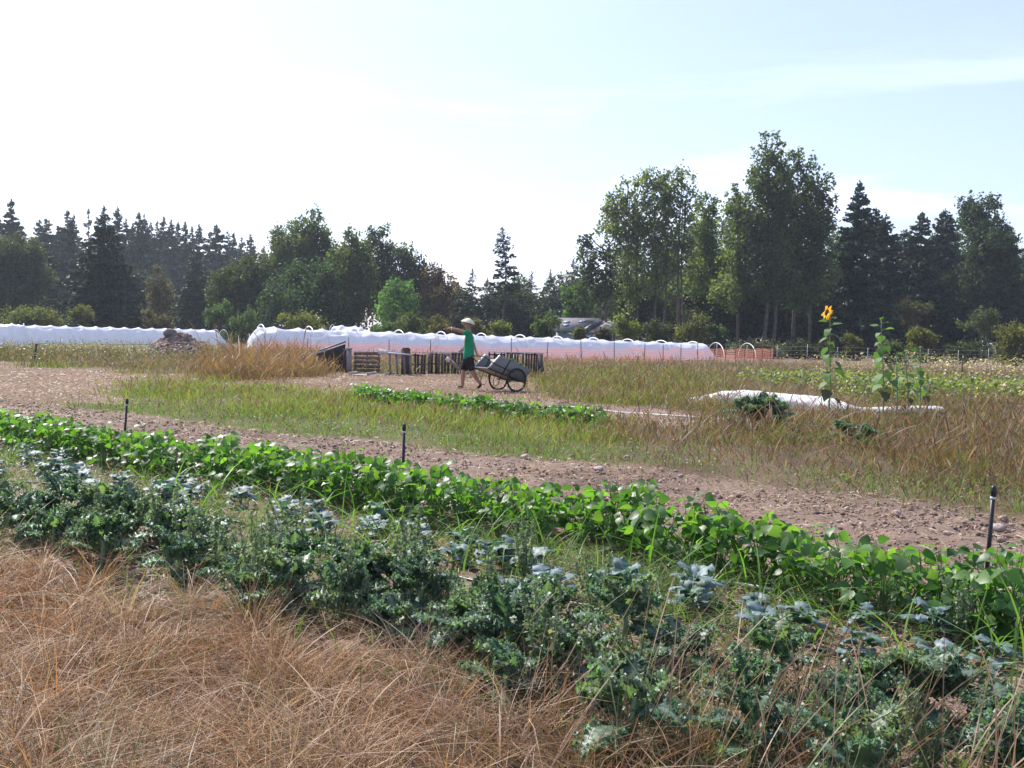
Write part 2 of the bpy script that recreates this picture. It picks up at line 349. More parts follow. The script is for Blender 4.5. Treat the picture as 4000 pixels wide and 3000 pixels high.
def broad_mesh(lobes, seed, col=(.055, .085, .03), leaf=.34, dens=1.0, trunks=((0, 0, .18),), h=20, limb=True, barkc=(.10, .085, .07), loose=.55):
    """lobes: (dx, dy, z, rx, rz) ellipsoids of foliage"""
    global rng
    keep = rng; rng = np.random.default_rng(seed)
    mbt, mbc = MB(), MB()
    for (tx, ty, r0) in trunks:
        t = np.linspace(0, 1, 7); lean = rng.normal(0, .025)*h
        ctop = .86*h
        mbt.tube(np.stack([tx+lean*t+.12*np.sin(t*5+tx), ty+0*t, t*ctop], -1), .75*r0*(1-.85*t)+.02, 7, barkc)
    for (dx, dy, z, rx, rz) in lobes:
        if limb:
            tk = trunks[int(rng.integers(len(trunks)))]; z1 = max(z-rz*.9-abs(dx)*.5, z*.35)
            t = np.linspace(0, 1, 5)[:, None]; a = np.array([tk[0]*.9, tk[1], z1]); b = np.array([dx, dy, z+rz*.55])
            p = a*(1-t)+b*t; p[:, :2] += np.array([dx-tk[0], dy-tk[1]])*.2*np.sin(t*math.pi)
            mbt.tube(p, (.045*rz**.6+.03)*(1-.8*t[:, 0])+.012, 6, barkc)
        rx *= 1.28; rz *= 1.1; area = rx*rz*math.pi
        ncl = max(int(area*3.0*dens), 8)
        d = rand_dirs(ncl); rr_ = rng.random(ncl)**.42
        cc = np.array([dx, dy, z])+d*rr_[:, None]*np.array([rx, rx, rz])
        cr_ = rng.uniform(.35, .8, ncl)*np.clip(rx/2.2, .45, 1.15)
        per = np.maximum((rng.uniform(24, 56, ncl)*(cr_/.55)**1.5*(.34/leaf)**1.6).astype(int), 6); ix = np.repeat(np.arange(ncl), per); n = len(ix)
        O = cc[ix]+rng.normal(0, loose, (n, 3))*cr_[ix, None]*np.array([1, 1, 1.25])
        shade = rng.uniform(.72, 1.35, ncl)[ix]
        c = pick([col, np.array(col)*np.array([1.35, 1.25, 1.0]), np.array(col)*.75], [3, 1.3, 2], n)*shade[:, None]
        stamp(mbc, LEAFQ, LEAFF, O, rand_dirs(n)+np.array([0, 0, .25]), rand_dirs(n)+np.array([0, 0, .5]), rng.uniform(.6, 1.15, n)*leaf, c)
    rng = keep
    return mbt, mbc
def plant_tree(name, mbt, mbc, x, y, label, cat, group=None, leafm=None):
    r = empty(name, (x, y, float(gz(x, y)) if y < 200 else 0), 0, label=label, cat=cat, group=group)
    mbt.build('trunk', M_bark, r, smooth=True); mbc.build('crown', leafm or M_leaf, r)
    return r
ARR = ('conifers crowding the ridge line', 'dark pointed conifer in the crowded ridge line at the left')
# far ridge conifers: peak px, py, distance, base radius px
ridge = [(44, 775, 175, 70), (-20, 830, 180, 80), (154, 858, 180, 70), (182, 852, 172, 80), (264, 820, 170, 75), (289, 838, 185, 50), (346, 813, 178, 58), (459, 809, 190, 60), (493, 852, 195, 42),
         (542, 828, 188, 60), (563, 838, 196, 52), (590, 866, 200, 45), (615, 862, 205, 42), (640, 846, 205, 45), (669, 858, 200, 50), (696, 866, 210, 42), (723, 864, 206, 45), (750, 884, 212, 42), (778, 875, 206, 52),
         (845, 875, 200, 78), (891, 898, 215, 45), (913, 907, 220, 42), (945, 923, 222, 44), (979, 911, 224, 46), (1030, 960, 226, 52), (1075, 962, 226, 56), (95, 905, 186, 60), (520, 870, 205, 60), (820, 905, 215, 60), (230, 890, 190, 70), (660, 890, 215, 70), (400, 850, 196, 60)]
for i, (px, py, d, wp) in enumerate(ridge):
    x, z = AT(px, py, d); t_, c_ = conifer_mesh(z, wp*d/4000*(1.35 if i != 6 else 1.1), 100+i, z0=.05, dens=1.0 if i != 6 else .36, col=(.022, .048, .038), gap=.25, power=.72)
    lab = {0: 'tall dark spire conifer standing above the wood at the far left edge', 6: 'thin see-through conifer with sky showing between its branches', 19: 'broad rounded conifer at the lower right of the ridge line'}.get(i)
    plant_tree('conifer_tree', t_, c_, x, d, lab or ARR[1], 'tree', ARR[0], M_needle)
# individual conifers: px, py, d, half width px, opts, label
con = [(407, 800, 108, 178, dict(dens=1.9, z0=.03, power=.95, col=(.015, .034, .018)), 'largest dark conifer with wide drooping skirt behind the left tunnel'),
       (180, 950, 128, 68, dict(dens=1.6, z0=.02, power=.5, col=(.017, .040, .026)), 'narrow dense cypress-like tree left of the big dark conifer'),
       (240, 898, 150, 70, dict(dens=1.0, col=(.016, .034, .026)), 'shaded conifer just behind the cypress-like tree'),
       (768, 970, 128, 95, dict(dens=1.5, z0=.02, power=.6, col=(.022, .040, .024)), 'bulky dark cedar at the end of the left tunnel'),
       (640, 1000, 150, 60, dict(dens=1.0, col=(.035, .055, .04)), 'pale small conifer beside the rusty brown tree'),
       (1958, 886, 112, 74, dict(dens=.7, z0=.46, power=.55, gap=.35, sway=1, col=(.025, .045, .028)), 'lone leggy pine with bare trunk rising above the trees'),
       (1846, 1050, 124, 90, dict(dens=1.0, col=(.024, .046, .028)), 'short dark conifer against the trunk of the leggy pine'),
       (1905, 1085, 118, 95, dict(dens=1.1, col=(.02, .042, .028)), 'bushy dark conifer below the leggy pine'),
       (1790, 1105, 126, 90, dict(dens=1.0, col=(.03, .055, .03)), 'mid green conifer left of the leggy pine'),
       (2010, 1075, 128, 85, dict(dens=1.0, col=(.02, .04, .03)), 'dark conifer right of the leggy pine trunk'),
       (2078, 1055, 132, 85, dict(dens=1.0, col=(.018, .036, .028)), 'first of the two dark conifers left of the house'),
       (2150, 1052, 132, 80, dict(dens=1.0, col=(.018, .036, .028)), 'second of the two dark conifers, nearest the house roof'),
       (2192, 1062, 140, 66, dict(dens=1.0, col=(.02, .04, .03)), 'slim dark conifer behind the house roof'),
       (2240, 1010, 142, 80, dict(dens=1.0, col=(.028, .05, .035)), 'mixed grey green conifer right behind the house'),
       (3359, 705, 112, 150, dict(dens=1.1, z0=.06, power=.8, col=(.022, .045, .030)), 'tall pointed fir right of the cottonwoods'),
       (3422, 810, 122, 110, dict(dens=1.3, power=.6, col=(.018, .036, .026)), 'shorter dark fir tucked behind the tall pointed fir'),
       (3460, 835, 118, 110, dict(dens=1.3, power=.6, col=(.018, .036, .027)), 'dark fir with a blunt top beside the tall pointed fir'),
       (3603, 828, 125, 120, dict(dens=1.2, z0=.05, power=.6, col=(.026, .046, .032)), 'slim fir with a crooked tip behind the round olive bush'),
       (3536, 890, 135, 110, dict(dens=1.1, power=.6, col=(.035, .055, .03)), 'smaller loose fir left of the crooked tip fir'),
       (3693, 818, 132, 130, dict(dens=1.3, power=.6, col=(.018, .036, .030)), 'dark fir between the crooked tip fir and the twin-topped trees'),
       (3934, 872, 120, 105, dict(dens=1.2, z0=.25, power=.55, col=(.024, .045, .036)), 'bluish conifer with a bare pale trunk near the right edge'),
       (4010, 950, 128, 80, dict(dens=1.0, col=(.022, .042, .034)), 'bluish conifer cut by the right picture edge'),
       (4120, 900, 135, 95, dict(dens=1.0, col=(.022, .042, .034)), 'conifer just outside the right picture edge'),
       (1690, 1120, 130, 45, dict(dens=1.0, col=(.02, .045, .03)), 'little green spire in front of the reddish tree'),
       (1640, 1075, 134, 45, dict(dens=1.0, col=(.024, .05, .03)), 'slim conifer between the pale maple and the reddish tree')]
for i, (px, py, d, wp, kw, lab) in enumerate(con):
    x, z = AT(px, py, d); t_, c_ = conifer_mesh(z, wp*d/4000, 300+i, **kw)
    plant_tree('conifer_tree', t_, c_, x, d, lab, 'tree', 'trees along the field edge', M_needle)
def lob(d, pts, x0):
    """photo ellipses (px, py, rx, ry) -> lobes about a tree at x0, depth d"""
    o = []
    for (px, py, rx, ry) in pts:
        x, z = AT(px, py, d); s = d/4000; o.append((x-x0, rng.normal(0, rx*s*.5), z, rx*s, ry*s))
    return o
def broad(px, d, pts, lab, name='broadleaf_tree', tr=((0, .2),), **kw):
    x0, _ = AT(px, 1300, d); lb = lob(d, pts, x0); h = max(l[2]+l[4] for l in lb)
    t_, c_ = broad_mesh(lb, int(px*7+d), trunks=[(AT(px+q, 1300, d)[0]-x0, 0, r) for q, r in tr], h=h, **kw)
    return plant_tree(name, t_, c_, x0, d, lab, 'tree', 'trees along the field edge')
OL = (.060, .082, .032); DK = (.036, .055, .026); BG = (.045, .085, .035); LG = (.07, .12, .04)
broad(50, 120, [(40, 1010, 95, 95), (100, 1090, 70, 100), (0, 1100, 90, 110), (70, 1190, 90, 70), (-70, 1050, 90, 110)], 'dark rounded broadleaf tree at the far left edge', col=(.035, .046, .022), dens=1.2)
broad(1190, 120, [(1235, 850, 30, 48), (1228, 930, 50, 70), (1163, 900, 40, 60), (1112, 930, 38, 62), (1150, 1000, 75, 80), (1230, 1010, 75, 85), (1280, 990, 35, 90), (1200, 1110, 95, 90), (1120, 1060, 55, 70)], 'cottonwood with one high side spire, left of centre', col=OL, tr=((-20, .2), (30, .22)), dens=1.25)
broad(1210, 108, [(1203, 1095, 80, 60), (1140, 1130, 70, 70), (1265, 1130, 65, 75), (1090, 1180, 60, 70), (1200, 1200, 110, 80)], 'dark round maple below the cottonwood with the side spire', col=(.024, .045, .024), dens=1.35, tr=((0, .22),))
broad(960, 118, [(950, 1110, 75, 75), (900, 1150, 60, 70), (1010, 1080, 62, 70), (960, 1195, 90, 70), (1040, 1160, 60, 80)], 'dark bushy tree with yellowing top right of the bulky cedar', col=(.038, .05, .02), dens=1.2)
broad(1380, 112, [(1378, 935, 32, 45), (1345, 980, 40, 60), (1405, 990, 40, 60), (1375, 1060, 70, 80), (1340, 1130, 50, 70), (1410, 1130, 55, 90), (1380, 1210, 70, 70)], 'upright olive green tree beside the maple', col=OL, tr=((10, .24),), dens=1.25)
broad(1490, 122, [(1462, 920, 25, 45), (1498, 930, 30, 50), (1475, 1000, 45, 70), (1520, 1020, 42, 70), (1490, 1090, 60, 70), (1500, 1180, 60, 70)], 'twin-topped dark green tree left of the pale maple', col=DK, dens=1.3)
broad(1600, 120, [(1590, 1000, 36, 48), (1570, 1040, 40, 60), (1625, 1050, 40, 65), (1600, 1110, 62, 70), (1615, 1190, 55, 60)], 'dark broadleaf tree directly behind the pale maple', col=DK, dens=1.3)
broad(1553, 102, [(1558, 1125, 38, 45), (1525, 1165, 38, 55), (1588, 1165, 34, 55), (1550, 1215, 58, 55), (1505, 1230, 30, 35)], 'pale green young maple with a domed crown', col=(.06, .125, .05), dens=1.6, leaf=.28, tr=((0, .14),))
broad(1712, 118, [(1705, 1075, 38, 42), (1680, 1115, 42, 55), (1735, 1115, 40, 60), (1765, 1130, 28, 55), (1710, 1180, 62, 60)], 'reddish brown tinged tree left of the leggy pine', col=(.075, .05, .038), dens=1.1)
broad(615, 115, [(615, 1090, 34, 48), (600, 1140, 40, 50), (640, 1160, 38, 55), (615, 1215, 52, 55)], 'rusty brown small tree right of the big dark conifer', col=(.066, .06, .048), dens=1.0, leaf=.28)
# the cottonwood grove
broad(2310, 104, [(2270, 945, 26, 32), (2310, 940, 24, 35), (2345, 965, 35, 35), (2300, 985, 40, 30), (2380, 985, 35, 35), (2330, 1050, 62, 55), (2370, 1120, 55, 60), (2300, 1150, 55, 55)], 'dark leaning cottonwood beside the house', col=(.032, .048, .024), tr=((55, .22), (85, .16)), dens=.9, loose=.6)
broad(2450, 106, [(2452, 735, 38, 50), (2400, 790, 40, 55), (2378, 850, 38, 45), (2445, 830, 55, 70), (2390, 900, 45, 45), (2450, 930, 55, 70), (2440, 1030, 45, 70), (2500, 760, 35, 60), (2495, 880, 45, 80), (2470, 1130, 45, 70)], 'wide cottonwood forming the left edge of the tall grove', col=(.10, .125, .058), tr=((-15, .15), (35, .2)), dens=.95, loose=.62)
broad(2590, 104, [(2566, 700, 45, 55), (2620, 700, 40, 55), (2665, 710, 38, 60), (2600, 790, 62, 70), (2680, 800, 40, 80), (2560, 880, 55, 80), (2640, 900, 60, 80), (2600, 1000, 55, 80), (2660, 1040, 50, 90), (2560, 1100, 50, 70)], 'flat-topped cottonwood with several slim trunks in the grove', col=(.092, .12, .058), tr=((-30, .16), (-5, .14), (55, .24), (80, .13)), dens=.9, loose=.62)
broad(2760, 112, [(2729, 790, 30, 50), (2760, 820, 35, 50), (2790, 825, 32, 50), (2735, 890, 45, 70), (2790, 900, 45, 70), (2760, 1000, 60, 80), (2740, 1100, 60, 70), (2810, 1080, 55, 80)], 'lower bright green cottonwood in the dip of the grove', col=(.10, .135, .052), tr=((0, .2),), dens=1.1)
broad(2880, 106, [(2868, 760, 28, 45), (2895, 800, 35, 55), (2860, 850, 45, 65), (2910, 880, 50, 70), (2870, 970, 60, 80), (2900, 1070, 65, 80), (2840, 1150, 60, 60)], 'leafy cottonwood left of the tallest one', col=(.09, .12, .05), tr=((0, .22),), dens=1.15)
broad(3010, 104, [(2985, 565, 22, 45), (3035, 570, 26, 50), (2990, 640, 45, 60), (3040, 660, 45, 65), (2960, 700, 42, 55), (3000, 750, 70, 75), (3050, 800, 55, 75), (2970, 850, 60, 80), (3030, 920, 75, 85), (2990, 1030, 75, 90), (3040, 1120, 60, 80)], 'tallest cottonwood, its top highest against the sky', col=(.058, .08, .04), tr=((-25, .3), (10, .25)), dens=1.15)
broad(3140, 106, [(3118, 600, 28, 48), (3100, 660, 32, 50), (3150, 670, 38, 60), (3130, 760, 62, 70), (3190, 760, 42, 60), (3225, 720, 28, 45), (3240, 790, 30, 50), (3150, 860, 75, 80), (3210, 900, 50, 80), (3130, 970, 75, 85), (3200, 1050, 60, 90), (3120, 1120, 70, 80)], 'broad dark cottonwood right of the tallest one', col=(.052, .072, .036), tr=((-40, .28), (20, .2)), dens=1.15)
broad(3820, 122, [(3790, 800, 36, 50), (3850, 805, 34, 48), (3790, 880, 50, 70), (3855, 890, 52, 70), (3820, 980, 85, 85), (3880, 1000, 45, 80), (3800, 1090, 85, 80), (3850, 1180, 90, 70)], 'twin-topped bluish tree near the right edge', col=(.032, .05, .032), tr=((-20, .2), (25, .2)), dens=1.25)
# understorey that closes the gaps between the trunks
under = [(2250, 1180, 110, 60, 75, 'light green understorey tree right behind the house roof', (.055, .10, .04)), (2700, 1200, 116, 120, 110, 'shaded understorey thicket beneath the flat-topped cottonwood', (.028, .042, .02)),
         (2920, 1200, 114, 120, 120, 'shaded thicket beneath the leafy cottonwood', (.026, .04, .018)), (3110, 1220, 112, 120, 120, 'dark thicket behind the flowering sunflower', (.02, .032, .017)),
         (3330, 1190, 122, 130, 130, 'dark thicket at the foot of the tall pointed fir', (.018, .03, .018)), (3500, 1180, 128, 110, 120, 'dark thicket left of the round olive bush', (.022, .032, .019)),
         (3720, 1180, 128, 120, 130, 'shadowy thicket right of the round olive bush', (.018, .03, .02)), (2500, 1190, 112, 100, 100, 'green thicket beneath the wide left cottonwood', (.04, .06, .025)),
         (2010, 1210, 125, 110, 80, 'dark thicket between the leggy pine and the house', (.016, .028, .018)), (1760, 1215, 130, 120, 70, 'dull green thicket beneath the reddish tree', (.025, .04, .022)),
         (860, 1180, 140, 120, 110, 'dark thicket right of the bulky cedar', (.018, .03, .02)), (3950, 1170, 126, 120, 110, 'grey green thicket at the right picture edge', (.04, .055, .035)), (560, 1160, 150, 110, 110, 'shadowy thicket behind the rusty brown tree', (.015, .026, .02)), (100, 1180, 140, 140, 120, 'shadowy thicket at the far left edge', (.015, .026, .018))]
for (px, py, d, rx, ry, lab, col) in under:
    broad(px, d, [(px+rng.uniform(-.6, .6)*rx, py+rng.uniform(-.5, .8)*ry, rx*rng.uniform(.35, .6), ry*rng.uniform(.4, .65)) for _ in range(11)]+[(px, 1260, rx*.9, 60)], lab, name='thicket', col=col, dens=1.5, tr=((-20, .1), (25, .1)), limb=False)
# second row of trees that closes the wall of green
for i, (px, py, rx) in enumerate(((1330, 1010, 70), (1560, 1090, 70), (1700, 1130, 80), (1800, 1150, 70), (1920, 1140, 80), (2060, 1120, 80), (2180, 1100, 70), (2290, 1080, 80), (2400, 1010, 80), (2500, 960, 85), (2620, 960, 90), (2740, 930, 80), (2830, 900, 80), (3080, 950, 100), (3260, 950, 90), (3440, 960, 90), (3560, 980, 80), (3660, 950, 90), (3760, 950, 90), (3900, 980, 100), (4020, 1010, 100))):
    d = 148+9*math.sin(i*2.1); h_ = 1330-py
    broad(px, d, [(px+rng.uniform(-.4, .4)*rx, py+h_*q+rng.uniform(-10, 10), rx*(.42+.3*q), h_*.17+16) for q in (.08, .26, .44, .62, .8)]+[(px+s*rx*.5, py+h_*q, rx*.5, h_*.2+12) for s, q in ((-1, .5), (1, .58), (-1, .8), (1, .82))], 'dim green tree in the second row behind the front trees', col=[(.04, .06, .03), (.03, .05, .032), (.055, .075, .035)][i % 3], dens=.9, limb=False)['group'] = 'trees in the second row'
# bushes
bush = [(136, 1235, 98, 120, 45, (.075, .085, .03), 'long yellow green bush behind the left tunnel'), (316, 1235, 98, 45, 42, (.08, .085, .025), 'small yellowing bush at the foot of the big dark conifer'),
        (610, 1262, 98, 48, 45, (.06, .05, .03), 'brown bush at the foot of the rusty brown tree'), (858, 1215, 98, 62, 52, (.055, .095, .045), 'grey green round bush right of the bulky cedar'), (945, 1250, 96, 70, 50, (.055, .085, .04), 'green bush at the right end of the left tunnel'),
        (1203, 1262, 88, 100, 42, (.085, .10, .035), 'yellow green bush behind the left end of the main tunnel'), (1500, 1285, 88, 55, 30, (.06, .1, .04), 'low green bush at the foot of the pale maple'), (1610, 1262, 90, 70, 45, (.06, .075, .03), 'olive bush right of the pale maple'),
        (1723, 1270, 88, 60, 48, (.06, .058, .025), 'brown green bush left of the pointing person'), (1858, 1285, 86, 55, 40, (.075, .07, .03), 'brownish bush just behind the pointing person'), (1955, 1298, 86, 52, 40, (.095, .11, .035), 'small yellow green bush right of the pointing person'),
        (2130, 1270, 84, 62, 55, (.05, .08, .035), 'green bush left of the house'), (2262, 1308, 82, 15, 26, (.07, .075, .03), 'slim yellowish bush in front of the house wall'), (2352, 1315, 84, 34, 26, (.055, .05, .03), 'brown bush right of the house wall'),
        (2450, 1275, 84, 62, 55, (.09, .11, .028), 'bright yellow green bush right of the house'), (2570, 1290, 86, 60, 50, (.05, .06, .03), 'dull green bush behind the middle of the main tunnel'), (2700, 1290, 84, 80, 70, (.085, .095, .035), 'large olive bush behind the right end of the main tunnel'),
        (2800, 1320, 84, 50, 55, (.04, .065, .04), 'dark bush right of the large olive bush'), (3330, 1345, 82, 38, 36, (.07, .075, .03), 'small olive bush between the two tall sunflowers'), (3610, 1320, 78, 66, 52, (.085, .09, .03), 'round olive bush right of the sunflowers'),
        (3965, 1320, 76, 90, 62, (.085, .09, .032), 'round olive bush cut by the right picture edge'), (3575, 1230, 100, 80, 60, (.055, .055, .04), 'greyish tall bush behind the round olive bush'), (3845, 1255, 98, 90, 70, (.06, .075, .045), 'grey green tall bush near the right edge'),
        (3480, 1370, 70, 45, 25, (.06, .075, .04), 'low bush left of the round olive bush'), (3770, 1365, 80, 80, 30, (.035, .045, .03), 'low dark bramble right of the round olive bush'), (2950, 1365, 82, 100, 28, (.04, .045, .025), 'low bramble along the wire fence'), (3150, 1360, 84, 100, 30, (.03, .035, .022), 'dark bramble behind the wire fence')]
for (px, py, d, rx, ry, col, lab) in bush:
    x0, zc = AT(px, py, d); s = d/4000
    lb = [(rng.uniform(-.6, .6)*rx*s, rng.uniform(-.5, .5)*rx*s, zc+rng.uniform(-.75, .55)*ry*s, rx*s*rng.uniform(.28, .5), ry*s*rng.uniform(.3, .5)) for _ in range(10)]
    lb += [(q*rx*s, 0, .45, rx*s*.4, .6) for q in (-.5, 0, .5)]
    t_, c_ = broad_mesh(lb, int(px*3+d), col=col, leaf=.2, dens=1.5, h=zc, trunks=[(q, 0, .04) for q in (-.3, 0, .25)], limb=True, loose=.5)
    plant_tree('bush', t_, c_, x0, d, lab, 'bush', 'bushes along the field edge')

#PART2
# ------------------------------------------------------------------ house
HD = 100
hx, _ = AT(2262, 1300, HD)
hr = empty('house', (hx, HD, 0), 0, label='low grey roofed house with skylights half hidden by bushes and trees', cat='house')
def hp(px, py, d=HD):
    x, z = AT(px, py, d); return np.array([x-hx, d-HD, z])
GREY = (.15, .143, .165)
def slab(mb, a, b, c, d, th, col):
    P = np.array([a, b, c, d]); n = np.cross(P[1]-P[0], P[3]-P[0]); n /= np.linalg.norm(n); n *= -th if n[2] > 0 else th
    mb.add(np.concatenate([P, P+n]), [[0, 1, 2, 3], [4, 7, 6, 5], [0, 4, 5, 1], [1, 5, 6, 2], [2, 6, 7, 3], [3, 7, 4, 0]], col)
MBx = MB(); rA = hp(2172, 1241, HD+4); rB = hp(2338, 1243, HD+4); eB = hp(2272, 1290, HD-.5); eA = hp(2160, 1288, HD-.5)
slab(MBx, rA, rB, eB, eA, .18, GREY); M_roof = mat('roof_shingle', (.08, .08, .09), .95, .05, noise=.2, nscale=6, attr=True); roof = MBx.build('roof', M_roof, hr); roof['label'] = 'main grey roof slope with three skylights'
MBx = MB()
for (a, b, s0, s1) in ((.24, .36, .33, .47), (.27, .40, .58, .72), (.64, .76, .25, .40)):
    q = []
    for (u, v) in ((a+.03, s0), (b+.03, s0), (b, s1), (a, s1)):
        p = (rA*(1-u)+rB*u)*(1-v)+(eA*(1-u)+eB*u)*v; q.append(p+np.array([0, -.05, .10]))
    m1 = MB(); slab(m1, *q, .1, (.22, .27, .34)); m1.build('skylight', M_paint, roof)
MBx = MB(); slab(MBx, hp(2356, 1257, HD+4.1), hp(2440, 1243, HD+5.2), hp(2398, 1292, HD+.1), hp(2278, 1299, HD-.3), .16, (.17, .163, .18)); r2 = MBx.build('roof', M_roof, hr); r2['label'] = 'lower grey roof of the side wing'
MBx = MB(); slab(MBx, hp(2338, 1243, HD+3.9), hp(2358, 1252, HD+3.9), hp(2290, 1300, HD-.75), hp(2271, 1290, HD-.7), .1, (.028, .034, .05)); MBx.build('shaded_fascia', M_paint, hr)  # gable end below the roof overhang, its shade put into the dark colour
MBx = MB(); xa, xb = hp(2178, 1300)[0], hp(2395, 1300)[0]
MBx.box(((xa+xb)/2, 1.8, .85), (xb-xa, 3.6, 1.75), col=(.22, .26, .33)); wl = MBx.build('wall', M_paint, hr)
MBx = MB(); wx = hp(2292, 1300)[0]; MBx.box((wx, -.02, 1.0), (.7, .06, .95), col=(.75, .75, .76)); wf = MBx.build('window', M_paint, hr)
MBx = MB(); MBx.box((wx, -.06, 1.0), (.5, .03, .75), col=(.04, .05, .06)); MBx.build('pane', M_paint, wf)

# ------------------------------------------------------------------ tunnels
def tunnel(name, A, B, hA, hB, wA, wB, nh, label, seed, ext=None, taper=True, tl=1.4):
    A = np.array(A, float); B = np.array(B, float); Ln = np.linalg.norm(B-A); d = (B-A)/Ln; nrm_ = np.array([-d[1], d[0]])
    r = empty(name, (A[0], A[1], 0), 0, label=label, cat='tunnel', group='plastic covered crop tunnels')
    ns = int(Ln/.09); na = 26; s = np.linspace(0, Ln, ns); th = np.linspace(0, math.pi, na)
    S, T = np.meshgrid(s, th, indexing='ij')
    hh = hA+(hB-hA)*S/Ln; ww = wA+(wB-wA)*S/Ln
    fr = (S/Ln*nh) % 1; sag = np.sin(np.pi*fr)**.6
    k = 1-.10*sag*(np.sin(T)**.5)-.012*rng.normal(size=ns)[:, None]*0
    # diagonal drape wrinkles, strongest toward the hoops
    kk = np.floor(S/Ln*nh)
    wr = np.zeros_like(S)
    for q in range(3):
        ph = rng.uniform(0, 6.28, nh+1)[np.clip(kk.astype(int), 0, nh)]; sl = rng.uniform(-2.5, 5.5, nh+1)[np.clip(kk.astype(int), 0, nh)]
        wr += (np.abs(np.sin((T*(7+4.5*q)+sl*fr+ph)*.5))**.55*2-1.45)*(.034/(1+.4*q))
    k += wr*(.25+sag)*.9
    k += (fbm(S*2.2+seed, T*5, seed, 3)-.45)*.05
    end = np.clip(S/.9, 0, 1)**.45 if not taper else np.clip((S+.25)/.7, 0, 1)**.5
    end2 = np.clip((Ln-S)/tl, 0, 1)**.75
    e = np.minimum(end, end2) if taper else end2
    off = np.cos(T)*ww*.5*k*np.maximum(e, .12); z = np.maximum(np.sin(T), 0)**.72*hh*k*e+.02
    x = d[0]*S+nrm_[0]*off; y = d[1]*S+nrm_[1]*off
    i = np.arange(ns-1)[:, None]*na+np.arange(na-1)[None]
    m = MB(); m.add(np.stack([x, y, z], -1).reshape(-1, 3), np.stack([i, i+1, i+na+1, i+na], -1).reshape(-1, 4)); m.build('plastic_cover', M_film, r, smooth=True)
    th = np.linspace(0, math.pi, 17)
    for j in range(nh+1) if ext is None else ext:
        sj = (j+.45)*Ln/nh if ext is not None else min(max(j*Ln/nh, .3), Ln-.4)
        if sj > Ln-.2: continue
        f = sj/Ln; h_ = (hA+(hB-hA)*f)*(1.0 if ext is None else 1.06); w_ = (wA+(wB-wA)*f)*(1.0 if ext is None else 1.16)
        p = np.stack([d[0]*sj+nrm_[0]*np.cos(th)*w_*.5, d[1]*sj+nrm_[1]*np.cos(th)*w_*.5, np.sin(th)**.72*h_], -1)
        m = MB(); m.tube(p, (.032 if ext is not None else .016), 6); m.build('hoop', M_pvc, r, smooth=True)
    return r
tA = np.array(G(985, 1392))+np.array([-.4, 1.0]); tB = np.array(G(2832, 1409))+np.array([-.4, 1.0])
tunnel('crop_tunnel', tA, tB, 1.66, 1.16, 2.4, 2.2, 24, 'long low white plastic crop tunnel behind the orange fence', 5, ext=[0, 2, 4, 6, 8, 10, 12, 14, 16, 18, 20, 22])
lA = G(-420, 1338); lB = G(888, 1347)
tunnel('crop_tunnel', lA, lB, 1.42, 1.30, 1.7, 1.6, 22, 'white plastic crop tunnel at the left, ending behind the stone heap', 6)
fA = G(110, 1345)
tunnel('crop_tunnel', G(-500, 1345), G(118, 1352), 1.5, 1.48, 1.5, 1.5, 8, 'nearer white tunnel end cut by the left picture edge', 8, tl=.35)
bx, _ = AT(1285, 1300, 84); bx2, _ = AT(1442, 1300, 84)
tunnel('crop_tunnel', (bx, 84), (bx2, 83.5), 1.95, 1.85, 2.2, 2.2, 3, 'white tunnel top showing above the main tunnel, left of the person', 9, tl=.5)
for px, lab in ((2830, 'bare white hoop just past the tunnel end'), (2952, 'bare white hoop standing farthest from the tunnel end')):
    px1 = px-68; a = np.array(G(px, 1408)); b = np.array(G(px1, 1400)); th = np.linspace(0, math.pi, 21); c = (a+b)/2; hw = (a-b)/2*np.array([.82, 1])
    p = np.stack([hw[0]*np.cos(th), hw[1]*np.cos(th), np.sin(th)**.8*1.22], -1)
    m = MB(); m.tube(p, .026, 8); o = m.build('tunnel_hoop', M_pvc, smooth=True, loc=(c[0], c[1], 0)); tag(o, lab, 'hoop', 'bare tunnel hoops')
pa = np.array(G(1635, 1412)); m = MB(); x1, z1 = AT(1708, 1312, pa[1]-.2)
m.tube([[0, 0, 0], [(x1-pa[0])*.9, 0, z1*.94], [(x1-pa[0]), 0, z1], [(x1-pa[0])*1.06, 0, z1*.93], [(x1-pa[0])*1.04, 0, z1*.2]], .022, 6)
tag(m.build('bent_pipe', M_pvc, smooth=True, loc=(pa[0], pa[1], 0)), 'bent white pipe leaning against the main tunnel left of the person', 'pipe')

